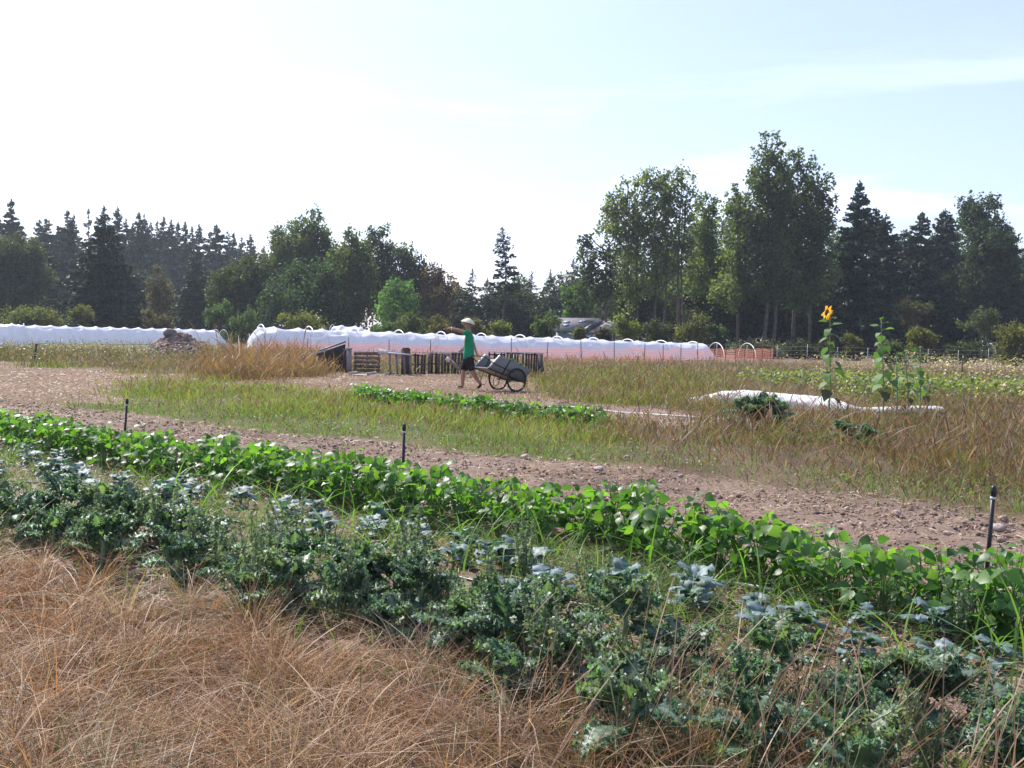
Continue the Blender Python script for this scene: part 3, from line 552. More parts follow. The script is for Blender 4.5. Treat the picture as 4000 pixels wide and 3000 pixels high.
# ------------------------------------------------------------------ orange mesh fence
fpts = [np.array(G(px, py)) for px, py in ((1005, 1400), (1500, 1410), (2000, 1420), (2500, 1424), (2800, 1418), (3020, 1408))]
fr = empty('mesh_fence', (*fpts[0], 0), 0, label='orange plastic mesh fence running in front of the long white tunnel', cat='fence')
seg = [np.linalg.norm(fpts[i+1]-fpts[i]) for i in range(5)]; tot = sum(seg)
def on_f(s):
    for i in range(5):
        if s <= seg[i] or i == 4: return fpts[i]+(fpts[i+1]-fpts[i])*min(s/seg[i], 1)-fpts[0]
        s -= seg[i]
m = MB(); ss = np.arange(0, tot, .075); topn = lambda s: .84+.04*math.sin(s*1.3)+.03*math.sin(s*3.1)
base = np.array([on_f(s) for s in ss]); tops = np.array([topn(s) for s in ss])
wv = .022; V = []; Q = []
for i, s in enumerate(ss):
    d = base[min(i+1, len(ss)-1)]-base[max(i-1, 0)]; d /= np.linalg.norm(d); p = base[i]
    o = rng.uniform(-.01, .01); V += [[p[0]-d[0]*wv/2, p[1]-d[1]*wv/2+o, .06], [p[0]+d[0]*wv/2, p[1]+d[1]*wv/2+o, .06], [p[0]+d[0]*wv/2, p[1]+d[1]*wv/2, tops[i]], [p[0]-d[0]*wv/2, p[1]-d[1]*wv/2, tops[i]]]; Q.append([4*i, 4*i+1, 4*i+2, 4*i+3])
m.add(V, Q)
for q in np.linspace(.03, 1, 7):
    z = .06+q*(tops-.06); k = len(ss); V = np.concatenate([np.stack([base[:, 0], base[:, 1]-.004, z-.010], -1), np.stack([base[:, 0], base[:, 1]-.004, z+.010], -1)])
    i = np.arange(k-1); m.add(V, np.stack([i, i+1, i+k+1, i+k], -1))
m.build('netting', M_net, fr)
for i, s in enumerate(np.arange(.4, tot, 2.1)):
    p = on_f(s); m = MB(); hgt = 1.15+rng.uniform(-.05, .22); m.tube([[p[0], p[1]-.05, 0], [p[0]+rng.normal(0, .03), p[1]-.05, hgt]], .022, 6, (.13, .08, .06)); m.build('post', M_wood, fr)

# ------------------------------------------------------------------ wire fence, posts
wa = np.array(AT(2700, 1400, 76)); xs = [AT(px, 1400, 76)[0] for px in np.arange(2680, 4200, 118)]
wr = empty('wire_fence', (xs[0], 76, 0), 0, label='thin wire fence on short pale posts before the dark brambles', cat='fence')
for i, x in enumerate(xs):
    m = MB(); m.tube([[x-xs[0], 0, 0], [x-xs[0]+.02, 0, 1.15+.1*math.sin(i*2)]], .02, 6, (.5, .49, .47)); m.build('post', M_wood, wr)
for k, z in enumerate((.5, .78, 1.08)):
    t = np.linspace(0, 1, 80); m = MB(); m.tube(np.stack([t*(xs[-1]-xs[0]), 0*t, z-.03*np.abs(np.sin(t*40))], -1), .006, 4, (.3, .3, .3)); m.build('wire', M_paint, wr)
def stake(px, py, h, r, lab, col=(.1, .07, .05), lean=0, name='fence_post'):
    x, y = G(px, py); m = MB(); m.tube([[0, 0, -.05], [lean*h*.5, 0, h*.5], [lean*h, 0, h]], r, 7, col)
    m.box((lean*h, 0, h+.012), (r*2.2, r*2.2, .03), col=col)
    return tag(m.build(name, M_wood, loc=(x, y, float(gz(x, y)))), lab, 'post')
stake(3756, 1482, .85*30/28, .03, 'rusty brown post in the pale weeds at the right')
stake(3545, 1455, .8, .03, 'grey short post behind the leafy sunflower clump', (.2, .19, .2))
stake(133, 1415, .72, .04, 'dark leaning post in the weeds at the left edge', (.06, .05, .06), .13)
stake(975, 1372, 1.15, .03, 'white stake at the left end of the main tunnel', (.75, .75, .75), -.02)

# ------------------------------------------------------------------ pallets, bin, boards
PW = [(.07, .056, .056), (.11, .085, .08), (.045, .038, .04)]  # dark wood tones with the backlit side's shade put into them
def pallet(x, y, wd, ht, lab, rz=0, lean=0.08, n=7, flat=False, cols=PW, boards_up=True, gap=1.0, z=0.0):
    r = empty('wooden_pallet', (x, y, z+float(gz(x, y))), rz, label=lab, cat='pallet', group='wooden pallets by the compost bays')
    ca, sa = math.cos(lean), math.sin(lean)
    def tr(px, py, pz):
        return (px, py+pz*sa, pz*ca) if not flat else (px, pz, py+.08)
    bw = wd/n*.78
    for i in range(n):
        m = MB(); xx = -wd/2+(i+.5)*wd/n; c = pick(cols, [2, 1, 1], 1)[0]; top = ht*(1+rng.uniform(-.03, .03))
        if boards_up and not flat and rng.random() < .10: continue
        if boards_up: m.plank(tr(xx+rng.normal(0, .012), -.055, 0), tr(xx+rng.normal(0, .012), -.055, top), bw*gap, .02, tr(0, 1, 0) if not flat else (0, 0, 1), c)
        else: 
            zz_ = (i+.5)*ht/n; m.plank(tr(-wd/2, -.055, zz_), tr(wd/2, -.055, zz_+rng.normal(0, .01)), ht/n*.62*gap, .02, tr(0, 1, 0) if not flat else (0, 0, 1), c)
        m.build('slat', M_wood, r)
    for q in (.06, .5, .94):
        m = MB(); c = pick(cols, [2, 1, 1], 1)[0]
        if boards_up: m.plank(tr(-wd/2, 0, q*ht), tr(wd/2, 0, q*ht), .085, .04, tr(0, 0, 1) if not flat else (0, 1, 0), c)
        else: m.plank(tr((q-.5)*wd, 0, 0), tr((q-.5)*wd, 0, ht), .04, .085, tr(0, 1, 0) if not flat else (0, 0, 1), c)
        m.build('stringer', M_wood, r)
    return r
def PX(px, d): return AT(px, 1400, d)[0]
DD = 38.0
spans = [(1578, 1668, 'pallet wall section nearest the little bench'), (1668, 1760, 'dark slatted pallet left of the broken board'), (1760, 1850, 'pallet behind the person\'s shorts'), (1905, 1975, 'pallet just behind the cart handle'), (1975, 2048, 'pallet behind the middle of the cart'), (2048, 2122, 'last pallet at the right, its end board leaning')]
for i, (a, b, lab) in enumerate(spans):
    x = (PX(a, DD)+PX(b, DD))/2; wd = PX(b, DD)-PX(a, DD); _, zt = AT((a+b)/2, 1377+.006*(a-1600), DD)
    pallet(x, DD+.1*math.sin(i*2), wd*.97, zt*rng.uniform(.93, 1.0), lab, rz=R(rng.normal(0, 4)), lean=.02+.12*rng.random(), n=7, gap=.95)
for a, b in ((1578, 1850), (1905, 2125)):
    m = MB(); _, z0 = AT(a, 1374, DD); _, z1 = AT(b, 1380, DD); m.plank([PX(a, DD), DD-.05, z0], [PX(b, DD), DD-.05, z1], .16, .03, (0, 0, 1), (.36, .33, .33))
    o = m.build('cap_board', M_wood); tag(o, 'weathered board lying along the pallet tops '+('left of the person' if a < 1700 else 'behind the cart'), 'board')
def prop(pts, wd, th, lab, col, name='loose_board', up=(0, -1, .2)):
    m = MB(); a = np.array(pts[0])
    for i in range(len(pts)-1): m.plank(np.array(pts[i])-a, np.array(pts[i+1])-a, wd, th, up, col)
    return tag(m.build(name, M_wood, loc=tuple(a)), lab, 'board')
def W3(px, py, d): x, z = AT(px, py, d); return [x, d, z]
prop([W3(1743, 1398, DD-.6), W3(1757, 1410, DD-.6)], .16, .05, 'pale broken board end beside the person\'s shorts', (.6, .55, .52))
prop([W3(1745, 1381, DD-.5), W3(1758, 1407, DD-.45), W3(1800, 1448, DD-.55)], .12, .04, 'bent brown board leaning on the pallet wall', (.24, .18, .15))
prop([W3(1795, 1378, DD-.3), W3(1822, 1350, DD-.3)], .12, .05, 'grey board propped up behind the person\'s shirt', (.3, .28, .28))
prop([W3(2108, 1383, DD-.2), W3(2122, 1470, DD-.5)], .14, .05, 'dark end board leaning against the last pallet', (.08, .06, .055))
prop([W3(1862, 1448, DD-1), W3(1870, 1462, DD-1)], .12, .05, 'pale chip of board under the cart handle', (.5, .48, .46))
# compost bay at the left
d2 = 37.0
x0 = PX(1420, d2); pallet(x0, d2+.9, PX(1475, d2)-PX(1368, d2), .78, 'horizontal slatted pallet at the back of the compost bay', n=5, boards_up=False, cols=[(.16, .12, .11), (.22, .16, .14), (.11, .09, .09)], gap=1.2)
pallet(PX(1455, d2), d2-1.3, (PX(1535, d2)-PX(1372, d2)), 1.15, 'sunlit-toned pallet lying flat on the straw before the compost bay', n=8, flat=True, boards_up=False, cols=[(.45, .37, .35), (.38, .31, .29), (.3, .25, .24)], rz=R(-8), gap=1.3)  # paler slats than the standing pallets, sunlight painted into the tones
for px, dd, hh, lab, c in ((1364, 37.4, .88, 'grey gate post at the left of the compost bay', (.25, .22, .22)), (1350, 37.8, .8, 'dark post right beside the tilted bin', (.05, .04, .05)), (1585, 36.6, .95, 'dark post right of the little bench', (.07, .055, .055))):
    m = MB(); m.box((0, 0, hh/2), (.17 if px != 1585 else .3, .14, hh), col=c); m.box((0, -.01, hh+.02), (.22, .18, .04), col=np.array(c)*1.6)
    x = PX(px, dd); tag(m.build('bay_post', M_wood, loc=(x, dd, float(gz(x, dd)))), lab, 'post')
m = MB(); m.plank([0, 0, 0], np.array(W3(1582, 1391, d2))-np.array(W3(1478, 1372, d2)), .2, .04, (0, -1, .1), (.5, .47, .46)); tag(m.build('loose_board', M_wood, loc=tuple(W3(1478, 1372, d2))), 'pale wide board resting above the compost bay', 'board')
bxp = PX(1562, 36.0); br = empty('small_bench', (bxp, 36.0, 0), 0, label='small grey wooden bench right of the compost bay', cat='bench')
m = MB(); m.plank([-.42, 0, .80], [.42, 0, .74], .4, .04, (0, 0, 1), (.42, .40, .41)); m.build('seat', M_wood, br)
for q in (-.36, -.12, .14, .36):
    m = MB(); m.plank([q, -.1, .77], [q+.06, -.12, 0], .07, .05, (0, 1, 0), (.2, .17, .17)); m.build('leg', M_wood, br)
# dark tilted bin
bx = PX(1288, 39); b = empty('compost_bin', (bx, 39, 0), R(10), label='dark blue grey tilted bin with open slanted lid', cat='bin')
m = MB(); w2, d_, h1, h2 = .58, .5, .62, 1.02
V = [[-w2*.72, -d_*.8, 0], [w2*.95, -d_*.8, 0], [w2*.95, d_*.8, 0], [-w2*.72, d_*.8, 0], [-w2*.85, -d_, h1], [w2, -d_, h2], [w2, d_, h2], [-w2*.85, d_, h1]]
m.add(V, [[0, 1, 5, 4], [1, 2, 6, 5], [2, 3, 7, 6], [3, 0, 4, 7], [0, 3, 2, 1]], (.03, .042, .055)); m.build('body', M_paint, b)
m = MB(); m.plank([-w2*1.15, 0, h1+.04], [w2*1.02, 0, h2+.1], 1.06, .05, (0, 0, 1), (.05, .065, .08)); m.build('lid', M_paint, b)
m = MB(); m.plank([-w2*1.2, -.54, h1-.0], [-w2*.2, -.56, h1+.17], .07, .03, (0, -1, 0), (.4, .42, .44)); m.build('rim', M_paint, b)

# ------------------------------------------------------------------ stones
phi = (1+5**.5)/2
ICO = norm(np.array([[-1, phi, 0], [1, phi, 0], [-1, -phi, 0], [1, -phi, 0], [0, -1, phi], [0, 1, phi], [0, -1, -phi], [0, 1, -phi], [phi, 0, -1], [phi, 0, 1], [-phi, 0, -1], [-phi, 0, 1]], float))
ICF = np.array([[0, 11, 5], [0, 5, 1], [0, 1, 7], [0, 7, 10], [0, 10, 11], [1, 5, 9], [5, 11, 4], [11, 10, 2], [10, 7, 6], [7, 1, 8], [3, 9, 4], [3, 4, 2], [3, 2, 6], [3, 6, 8], [3, 8, 9], [4, 9, 5], [2, 4, 11], [6, 2, 10], [8, 6, 7], [9, 8, 1]])
def subdiv(V, Fc):
    V = list(map(tuple, V)); e = {}; out = []
    def mid(a, b):
        k = (min(a, b), max(a, b))
        if k not in e: p = (np.array(V[a])+np.array(V[b])); V.append(tuple(p/np.linalg.norm(p))); e[k] = len(V)-1
        return e[k]
    for a, b, c in Fc:
        x, y, z = mid(a, b), mid(b, c), mid(c, a); out += [[a, x, z], [b, y, x], [c, z, y], [x, y, z]]
    return np.array(V), np.array(out)
IC2V, IC2F = subdiv(ICO, ICF); IC3V, IC3F = subdiv(IC2V, IC2F)
def rocks(mb, P, S, cols, var=4, hi=False):
    for k in range(var):
        sel = np.arange(len(P)) % var == k
        V0, F0 = (IC2V, IC2F) if hi else (ICO, ICF)
        V = V0*(1+rng.uniform(-.28, .28, (len(V0), 1))) if not hi else V0*(.72+.56*fbm(V0[:, 0]*1.6+k*7+5, V0[:, 1]*1.6+V0[:, 2]*1.3+9, k, 2)[:, None])
        n = sel.sum()
        D = rand_dirs(n)*np.array([1, 1, .3]); 
        stamp(mb, V, F0, P[sel], D, rand_dirs(n)*.35+np.array([0, 0, 1]), S[sel], cols[sel])
hp_ = G(700, 1402); hxp, hyp = hp_
n = 3400; a = rng.uniform(0, 2*math.pi, n); r = np.sqrt(rng.random(n))
hw, hh = 2.3, 1.15
px_ = np.cos(a)*r*hw; py_ = np.sin(a)*r*1.5; pz_ = hh*np.maximum(1-r**1.25, 0)*(.75+.5*fbm(px_*1.2+4, py_*1.2+4, 31, 2))
P = np.stack([px_, py_, pz_], -1); S = np.stack([rng.uniform(.05, .17, n)]*3, -1)*rng.uniform(.6, 1.2, (n, 3))
m = MB(); rocks(m, P, S, pick([(.19, .135, .11), (.15, .10, .085), (.25, .19, .165)], [2, 2, 1], n))
k = 24; aa2 = np.linspace(0, 2*math.pi, k, endpoint=False); rad = np.linspace(0, 1, 8)
V = np.array([[math.cos(q)*t*hw, math.sin(q)*t*1.5, hh*.85*max(1-t**1.25, 0)] for t in rad for q in aa2]); i = np.arange(7)[:, None]*k; j = np.arange(k)[None]
m.add(V, np.stack([i+j, i+(j+1) % k, i+k+(j+1) % k, i+k+j], -1).reshape(-1, 4), (.13, .09, .075))
tag(m.build('stone_heap', M_stone, loc=(hxp, hyp, 0)), 'heap of brown stones and clods before the left tunnel', 'stone heap', kind='stuff')
def stone(x, y, s, lab, grp=None, col=(.33, .27, .25), z=0, name='stone'):
    V = IC3V*(.72+.56*fbm(IC3V[:, 0]*1.5+x*3+50, IC3V[:, 1]*1.5+IC3V[:, 2]*1.2+y*3+50, 5, 3)[:, None]); m = MB(); m.add(V*np.array(s), IC3F, col)
    o = m.build(name, M_stone, smooth=True, loc=(x, y, float(gz(x, y))+z)); o.rotation_euler = (0, 0, rng.uniform(0, 3)); return tag(o, lab, 'stone', grp)
stone(hxp-.42, hyp-.1, (.34, .3, .24), 'dark boulder on top of the stone heap', None, (.16, .13, .13), hh+.02, 'boulder')
qx, qy = G(188, 1765); stone(qx, qy, (.15, .15, .125), 'round tan squash-sized stone at the foot of the bean row', None, (.36, .26, .17), .07)
for px, py, w_, in ((2052, 1795, 44), (1990, 1850, 26), (1760, 1850, 30), (2340, 1850, 44), (2320, 1810, 22), (2660, 1870, 26), (2640, 1855, 20), (3500, 2020, 40), (3900, 2080, 64), (3330, 1935, 26), (3700, 2095, 34), (3820, 1998, 24), (3190, 1985, 30), (1330, 1745, 22), (1930, 1835, 20), (2860, 1940, 30), (3050, 1935, 24), (2450, 1795, 24)):
    x, y = G(px, py); r_ = w_*y/4000*.42; stone(x, y, (r_*1.25, r_, r_*.7), 'pinkish grey field stone lying on the bare tilled strip', 'stones on the tilled strip', (.34, .27, .25), r_*.35)

# ------------------------------------------------------------------ row cover cloth
pts = [(2735, 1578, 1562), (2790, 1585, 1540), (2850, 1590, 1528), (2920, 1594, 1526), (3000, 1598, 1532), (3080, 1602, 1538), (3150, 1606, 1543), (3220, 1612, 1550), (3280, 1618, 1560), (3330, 1622, 1580), (3385, 1624, 1600), (3440, 1622, 1602), (3520, 1618, 1597), (3600, 1615, 1597), (3700, 1616, 1600)]
ctr = []; hts = []
for px, pb, pt in pts:
    x, y = G(px, pb); _, z = AT(px, pt, y+.45); ctr.append((x, y+.45)); hts.append(max(z*.95, .12))
ctr = np.array(ctr); tq = np.linspace(0, len(pts)-1, 220); cx = np.interp(tq, range(len(pts)), ctr[:, 0]); cyv = np.interp(tq, range(len(pts)), ctr[:, 1]); ht = np.interp(tq, range(len(pts)), hts)
th = np.linspace(0, math.pi, 22); T, I = np.meshgrid(th, np.arange(220)); dx = np.gradient(cx); dy = np.gradient(cyv); ln = np.hypot(dx, dy); nx, ny = -dy/ln, dx/ln
wob = 1+(fbm(I*.12, T*3, 41, 3)-.45)*.22
hw = .22+.3*ht
X = cx[I]+nx[I]*np.cos(T)*hw[I]*-1*wob; Y = cyv[I]+ny[I]*np.cos(T)*hw[I]*-1*wob; Z = np.sin(T)**.7*ht[I]*wob+.02
i = np.arange(219)[:, None]*22+np.arange(21)[None]; m = MB(); m.add(np.stack([X, Y, Z], -1).reshape(-1, 3)-np.array([cx[0], cyv[0], 0]), np.stack([i, i+22, i+23, i+1], -1).reshape(-1, 4))
tag(m.build('row_cover', M_cloth, smooth=True, loc=(cx[0], cyv[0], 0)), 'white cloth row cover sagging over a bed behind the blue kale', 'row cover')

# ------------------------------------------------------------------ irrigation risers and hoses
for px, lab in ((3872, 'nearest black riser post with a dark cap, at the right edge'), (1575, 'middle black riser post with a pale ring near its top'), (482, 'farthest black riser post at the left end of the bean row')):
    d = ray(px, 1800); y = 7.25/(.613*d[0]/d[1]+.79); x = d[0]/d[1]*y
    lean = {3872: .04, 1575: .006, 482: .07}[px]
    r = empty('riser_post', (x, y, float(gz(x, y))), 0, label=lab, cat='irrigation riser', group='irrigation risers beside the bean row')
    m = MB(); m.tube([[0, 0, -.05], [lean*.6, 0, .6]], .0145, 10); m.build('pipe', M_black, r, smooth=True)
    m = MB(); m.lathe([(0.0, .66), (.012, .66), (.018, .645), (.02, .61), (.017, .60), (.017, .585)], 12, (lean*.63, 0, 0)); m.build('nozzle', M_black, r, smooth=True)
    m = MB(); m.lathe([(.0155, .588), (.0185, .586), (.0185, .574), (.0155, .572)], 12, (lean*.585, 0, 0), col=(.6, .6, .65)); m.build('ring', M_paint, r, smooth=True)
def hose(name, uvs, rad, M_, lab, cat='hose', dz=.015):
    uvs = np.array(uvs, float); t = np.linspace(0, len(uvs)-1, 40*len(uvs)); u = np.interp(t, range(len(uvs)), uvs[:, 0]); v = np.interp(t, range(len(uvs)), uvs[:, 1])+.05*np.sin(t*2.3)+.02*np.sin(t*7)
    p = np.stack([u*UA[0]+v*VA[0], u*UA[1]+v*VA[1]], -1); z = gz(p[:, 0], p[:, 1])+rad+dz+.012*np.sin(t*5)
    m = MB(); m.tube(np.concatenate([p-p[0], z[:, None]], 1), rad, 8); return tag(m.build(name, M_, smooth=True, loc=(p[0, 0], p[0, 1], 0)), lab, cat)
hose('drip_hose', [(-10, 4.15), (-7, 4.05), (-4, 4.2), (-1, 4.1), (1, 4.2)], .011, M_black, 'black drip hose running among the curly kale')
hose('drip_hose', [(-10, 5.0), (-7, 5.05), (-4, 4.95), (-2.2, 5.0), (0, 4.95), (1, 5)], .012, M_black, 'black drip hose between the kale and the silvery plants')
hose('irrigation_pipe', [(-3.1, 5.95), (-1.5, 6.0), (.5, 5.95), (2, 6)], .011, M_pvc, 'white irrigation pipe in the weeds below the bean row', 'pipe')
hose('drip_hose', [(-13, 17.95), (-11, 17.9), (-9, 17.95), (-7.2, 18.0), (-6, 17.85)], .013, M_pvc, 'pale hose on the bare strip beyond the second bean row')

# ------------------------------------------------------------------ litter on bare soil
def keepz(x, y, *zs):
    z, px, py, u, v = zones(x, y); return np.isin(z, zs)
x, y = scatter(90000, 3, 34, -40, 40, 1.2); k = keepz(x, y, 'soil', 'soil2', 'kale', 'rows') & (rng.random(len(x)) < np.clip((fbm(x*.8, y*.8, 57, 3)-.2)*3, .15, 1)); x, y = x[k], y[k]; n = len(x)
s = rng.gamma(1.1, .0045, n)+.003+np.hypot(x, y)*.0003
m = MB(); rocks(m, np.stack([x, y, gz(x, y)+s*.25], -1), np.stack([s*1.2, s, s*.75], -1), pick([(.24, .18, .145), (.18, .13, .10), (.33, .255, .21), (.13, .095, .075)], [4, 3, 2, 2], n))
tag(m.build('soil_clods', M_stone), 'clods and pebbles strewn over the bare tilled soil', 'clods', kind='stuff')
x, y = scatter(110000, 3, 45, -40, 40, 1.3); k = keepz(x, y, 'soil', 'soil2', 'kale', 'path', 'rows'); x, y = x[k], y[k]; n = len(x)
zc, *_ = zones(x, y); kk = rng.random(n) < np.where(zc == 'path', .95, np.where(fbm(x*.9, y*.9, 51, 2) > .42, .95, .45)); x, y = x[kk], y[kk]; n = len(x)
ln = rng.gamma(1.6, .03, n)+.02; a = rng.uniform(0, math.pi, n)
D = np.stack([np.cos(a), np.sin(a), rng.normal(.0, .2, n)], -1); wdt = .004+np.hypot(x, y)*.00045
m = MB(); stamp(m, np.array([[-.5, -.5, 0], [0, -.5, .07], [.5, -.5, 0], [.5, .5, 0], [0, .5, .07], [-.5, .5, 0]]), np.array([[0, 1, 4, 5], [1, 2, 3, 4]]), np.stack([x, y, gz(x, y)+.022+rng.random(n)*.015], -1), D, rng.normal(0, .5, (n, 3))+np.array([0, 0, 1]), np.stack([ln, wdt, ln], -1), pick([(.36, .265, .195), (.27, .19, .135), (.48, .38, .30)], [3, 2, 1], n))
tag(m.build('straw_litter', M_dry), 'pale dry straw scattered on the soil and the path', 'straw', kind='stuff')
# ------------------------------------------------------------------ person pulling a cart
PXD = 28.4
pX, _ = AT(1828, 1500, PXD); pZ = float(gz(pX, PXD))
person = None
def skinned(name, pts, edges, m_, parent=None, loc=None, sub=2, root=0):
    me = bpy.data.meshes.new(name); me.from_pydata([p[:3] for p in pts], edges, []); o = bpy.data.objects.new(name, me); C.objects.link(o)
    sk = o.modifiers.new('skin', 'SKIN'); sv = me.skin_vertices[0].data if me.skin_vertices else None
    if sv is None:
        bpy.context.view_layer.objects.active = o; sv = me.skin_vertices[0].data
    for i, p in enumerate(pts):
        sv[i].radius = (p[3], p[4] if len(p) > 4 else p[3]); sv[i].use_root = (i == root)
    sk.use_smooth_shade = True
    ss_ = o.modifiers.new('subsurf', 'SUBSURF'); ss_.levels = sub; ss_.render_levels = sub
    me.materials.append(m_)
    if parent: o.parent = parent
    if loc is not None: o.location = loc
    return o
B = [(0.0, 0, .92, .13, .15), (0.01, 0, 1.10, .115, .14), (0.0, 0, 1.32, .12, .16), (0.015, 0, 1.50, .10, .15), (0.0, 0, 1.60, .068), (-.02, 0, 1.665, .066),   # 0-5 pelvis..neck
     (-.05, 0, 1.735, .105, .088), (-.04, 0, 1.82, .118, .098), (-.035, 0, 1.88, .08, .07),                                                       # 6-8 head
     (-.01, -.17, 1.535, .058), (-.285, -.20, 1.625, .052), (-.50, -.19, 1.665, .036), (-.56, -.19, 1.672, .034, .02), (-.60, -.19, 1.672, .034, .016),  # 9-13 near arm out
     (.0, .17, 1.525, .058), (.12, .24, 1.27, .043), (.20, .21, 1.03, .030), (.225, .20, .97, .033, .02),                                           # 14-17 far arm back
     (-.06, .085, .80, .085), (-.145, .085, .475, .066), (-.15, .085, .38, .070), (-.155, .085, .10, .042), (-.165, .085, .05, .036), (-.25, .085, .035, .032),   # 18-23 front leg
     (.05, -.085, .80, .088), (.125, -.085, .485, .068), (.17, -.085, .39, .070), (.325, -.085, .175, .042), (.345, -.085, .13, .036), (.29, -.085, .055, .033),  # 24-29 rear leg
     (-.065, 0, 1.700, .06, .05)]
E = [(0, 1), (1, 2), (2, 3), (3, 4), (4, 5), (5, 6), (6, 7), (7, 8), (3, 9), (9, 10), (10, 11), (11, 12), (12, 13), (3, 14), (14, 15), (15, 16), (16, 17), (0, 18), (18, 19), (19, 20), (20, 21), (21, 22), (22, 23), (0, 24), (24, 25), (25, 26), (26, 27), (27, 28), (28, 29)]
B = B[:30]
# fingers: near hand drooping forward, far hand closed round the cart handle
def finger(root, pts, r0=.0095):
    i0 = len(B); last = root
    for k, p in enumerate(pts): B.append((*p, r0*(1-.14*k))); E.append((last, len(B)-1)); last = len(B)-1
for k, (dy, ln) in enumerate(((-.030, .9), (-.010, 1.0), (.010, .95), (.030, .75))):
    y = -.19+dy; dr = (.1, .35, .6, .9)[k]
    finger(13, [(-.625, y, 1.672), (-.625-.035*ln, y, 1.670-.012*dr), (-.625-.060*ln, y, 1.664-.035*dr), (-.625-.078*ln, y, 1.656-.055*dr)])
finger(12, [(-.58, -.225, 1.655), (-.605, -.235, 1.63), (-.625, -.235, 1.612)], .011)
for k, dz in enumerate((-.028, -.009, .010, .028)):
    finger(17, [(.235, .20+dz, .945), (.262, .20+dz, .925), (.272, .20+dz, .90), (.250, .20+dz, .892)])
finger(17, [(.235, .155, .955), (.258, .15, .93), (.27, .155, .91)], .011)
person = skinned('person', B, E, M_skin, None, (pX, PXD, pZ))
tag(person, 'person in a green t-shirt and conical hat pointing left while pulling a garden cart', 'person')
skinned('shirt', [(.005, 0, .80, .165, .19), (.005, 0, .88, .175, .20), (.01, 0, 1.08, .155, .185), (.005, 0, 1.32, .145, .185), (.012, 0, 1.49, .115, .165), (0, 0, 1.575, .075, .085), (-.005, -.17, 1.54, .082), (-.10, -.20, 1.56, .085), (-.15, -.20, 1.57, .078), (.0, .17, 1.53, .082), (.06, .22, 1.40, .085), (.085, .235, 1.35, .078)],
        [(0, 1), (1, 2), (2, 3), (3, 4), (4, 5), (4, 6), (6, 7), (7, 8), (4, 9), (9, 10), (10, 11)], M_shirt, person)
skinned('shorts', [(0, 0, .95, .150, .165), (0, 0, .86, .155, .17), (-.055, .085, .76, .125), (-.115, .085, .60, .112), (-.14, .085, .50, .108), (.045, -.085, .76, .128), (.085, -.085, .60, .115), (.115, -.085, .50, .11)],
        [(0, 1), (1, 2), (2, 3), (3, 4), (1, 5), (5, 6), (6, 7)], M_short, person)
for nm, pts, e in (('shoe', [(-.145, .085, .065, .045), (-.175, .085, .045, .046), (-.24, .085, .04, .043), (-.285, .085, .034, .032)], 0), ('shoe', [(.365, -.085, .155, .045), (.345, -.085, .105, .046), (.295, -.085, .055, .042), (.262, -.085, .036, .032)], 0)):
    skinned(nm, pts, [(0, 1), (1, 2), (2, 3)], M_short, person)
skinned('hair', [(.012, 0, 1.77, .092, .092), (.0, 0, 1.84, .105, .102), (-.01, 0, 1.89, .08, .08)], [(0, 1), (1, 2)], M_hair, person)
skinned('nose', [(-.135, 0, 1.80, .014), (-.155, 0, 1.775, .016), (-.150, 0, 1.765, .013)], [(0, 1), (1, 2)], M_skin, person, sub=1)
skinned('beard', [(-.09, 0, 1.70, .055, .05), (-.112, 0, 1.725, .042, .042)], [(0, 1)], M_hair, person, sub=1)
for sy in (-1, 1):
    m = MB(); m.add(IC2V*np.array([.008, .010, .008])+np.array([-.118, sy*.030, 1.81]), IC2F); m.build('eye', M_black, person)
    skinned('ear', [(-.03, sy*.078, 1.76, .012, .016), (-.025, sy*.084, 1.80, .013, .018)], [(0, 1)], M_skin, person, sub=1)
m = MB(); m.add(IC2V*np.array([.006, .020, .005])+np.array([-.128, 0, 1.735]), IC2F); m.build('mouth', mat('lips', (.25, .08, .07)), person)
ht = math.radians(13); HR = [[math.cos(ht), 0, -math.sin(ht)*-1], [0, 1, 0], [-math.sin(ht), 0, math.cos(ht)]]
hat_c = (-.03, 0, 1.845)
m = MB(); m.lathe([(.0, .125), (.02, .12), (.075, .098), (.14, .052), (.195, .004), (.205, -.008), (.205, -.012)], 28, hat_c, HR); hat = m.build('hat', M_hat, person, smooth=True)
m = MB(); m.lathe([(.204, -.014), (.19, -.002), (.13, .045), (.07, .085), (0, .10)], 28, hat_c, HR); m.build('lining', M_hatd, hat, smooth=True)
m = MB(); t = np.linspace(0, 2*math.pi, 17); m.tube(np.stack([-.475+0*t, -.19+.037*np.cos(t), 1.658+.037*np.sin(t)], -1), .009, 6, (.85, .85, .85)); m.build('wristwatch', M_paint, person, smooth=True)

# garden cart
ca = R(36); CW = .44
cF = np.array([-math.cos(ca), -math.sin(ca), 0]); cL = np.array([math.sin(ca), -math.cos(ca), 0])
cx0, cy0 = pX+1.09, PXD+.15; cz0 = float(gz(cx0, cy0)); tau = R(18)
cart = empty('garden_cart', (cx0, cy0, cz0), 0, label='two wheeled garden cart with grey side boards and large bicycle wheels', cat='cart')
def K(s, l, h):   # box coordinates -> cart local
    a = s*math.cos(tau)-h*math.sin(tau); z = .39+s*math.sin(tau)+h*math.cos(tau); p = cF*a+cL*l; return np.array([p[0], p[1], z])
def poly(mb, pts, nrm_, th, col):
    P = np.array(pts); n = np.array(nrm_)/np.linalg.norm(nrm_)*th; k = len(P)
    mb.add(np.concatenate([P, P+n]), [[i, (i+1) % k, (i+1) % k+k, i+k] for i in range(k)], col)
    mb.F.append((np.array([list(range(k))[::-1]])+mb.n-2*k, 0)); mb.F.append((np.array([list(range(k))])+mb.n-k, 0))
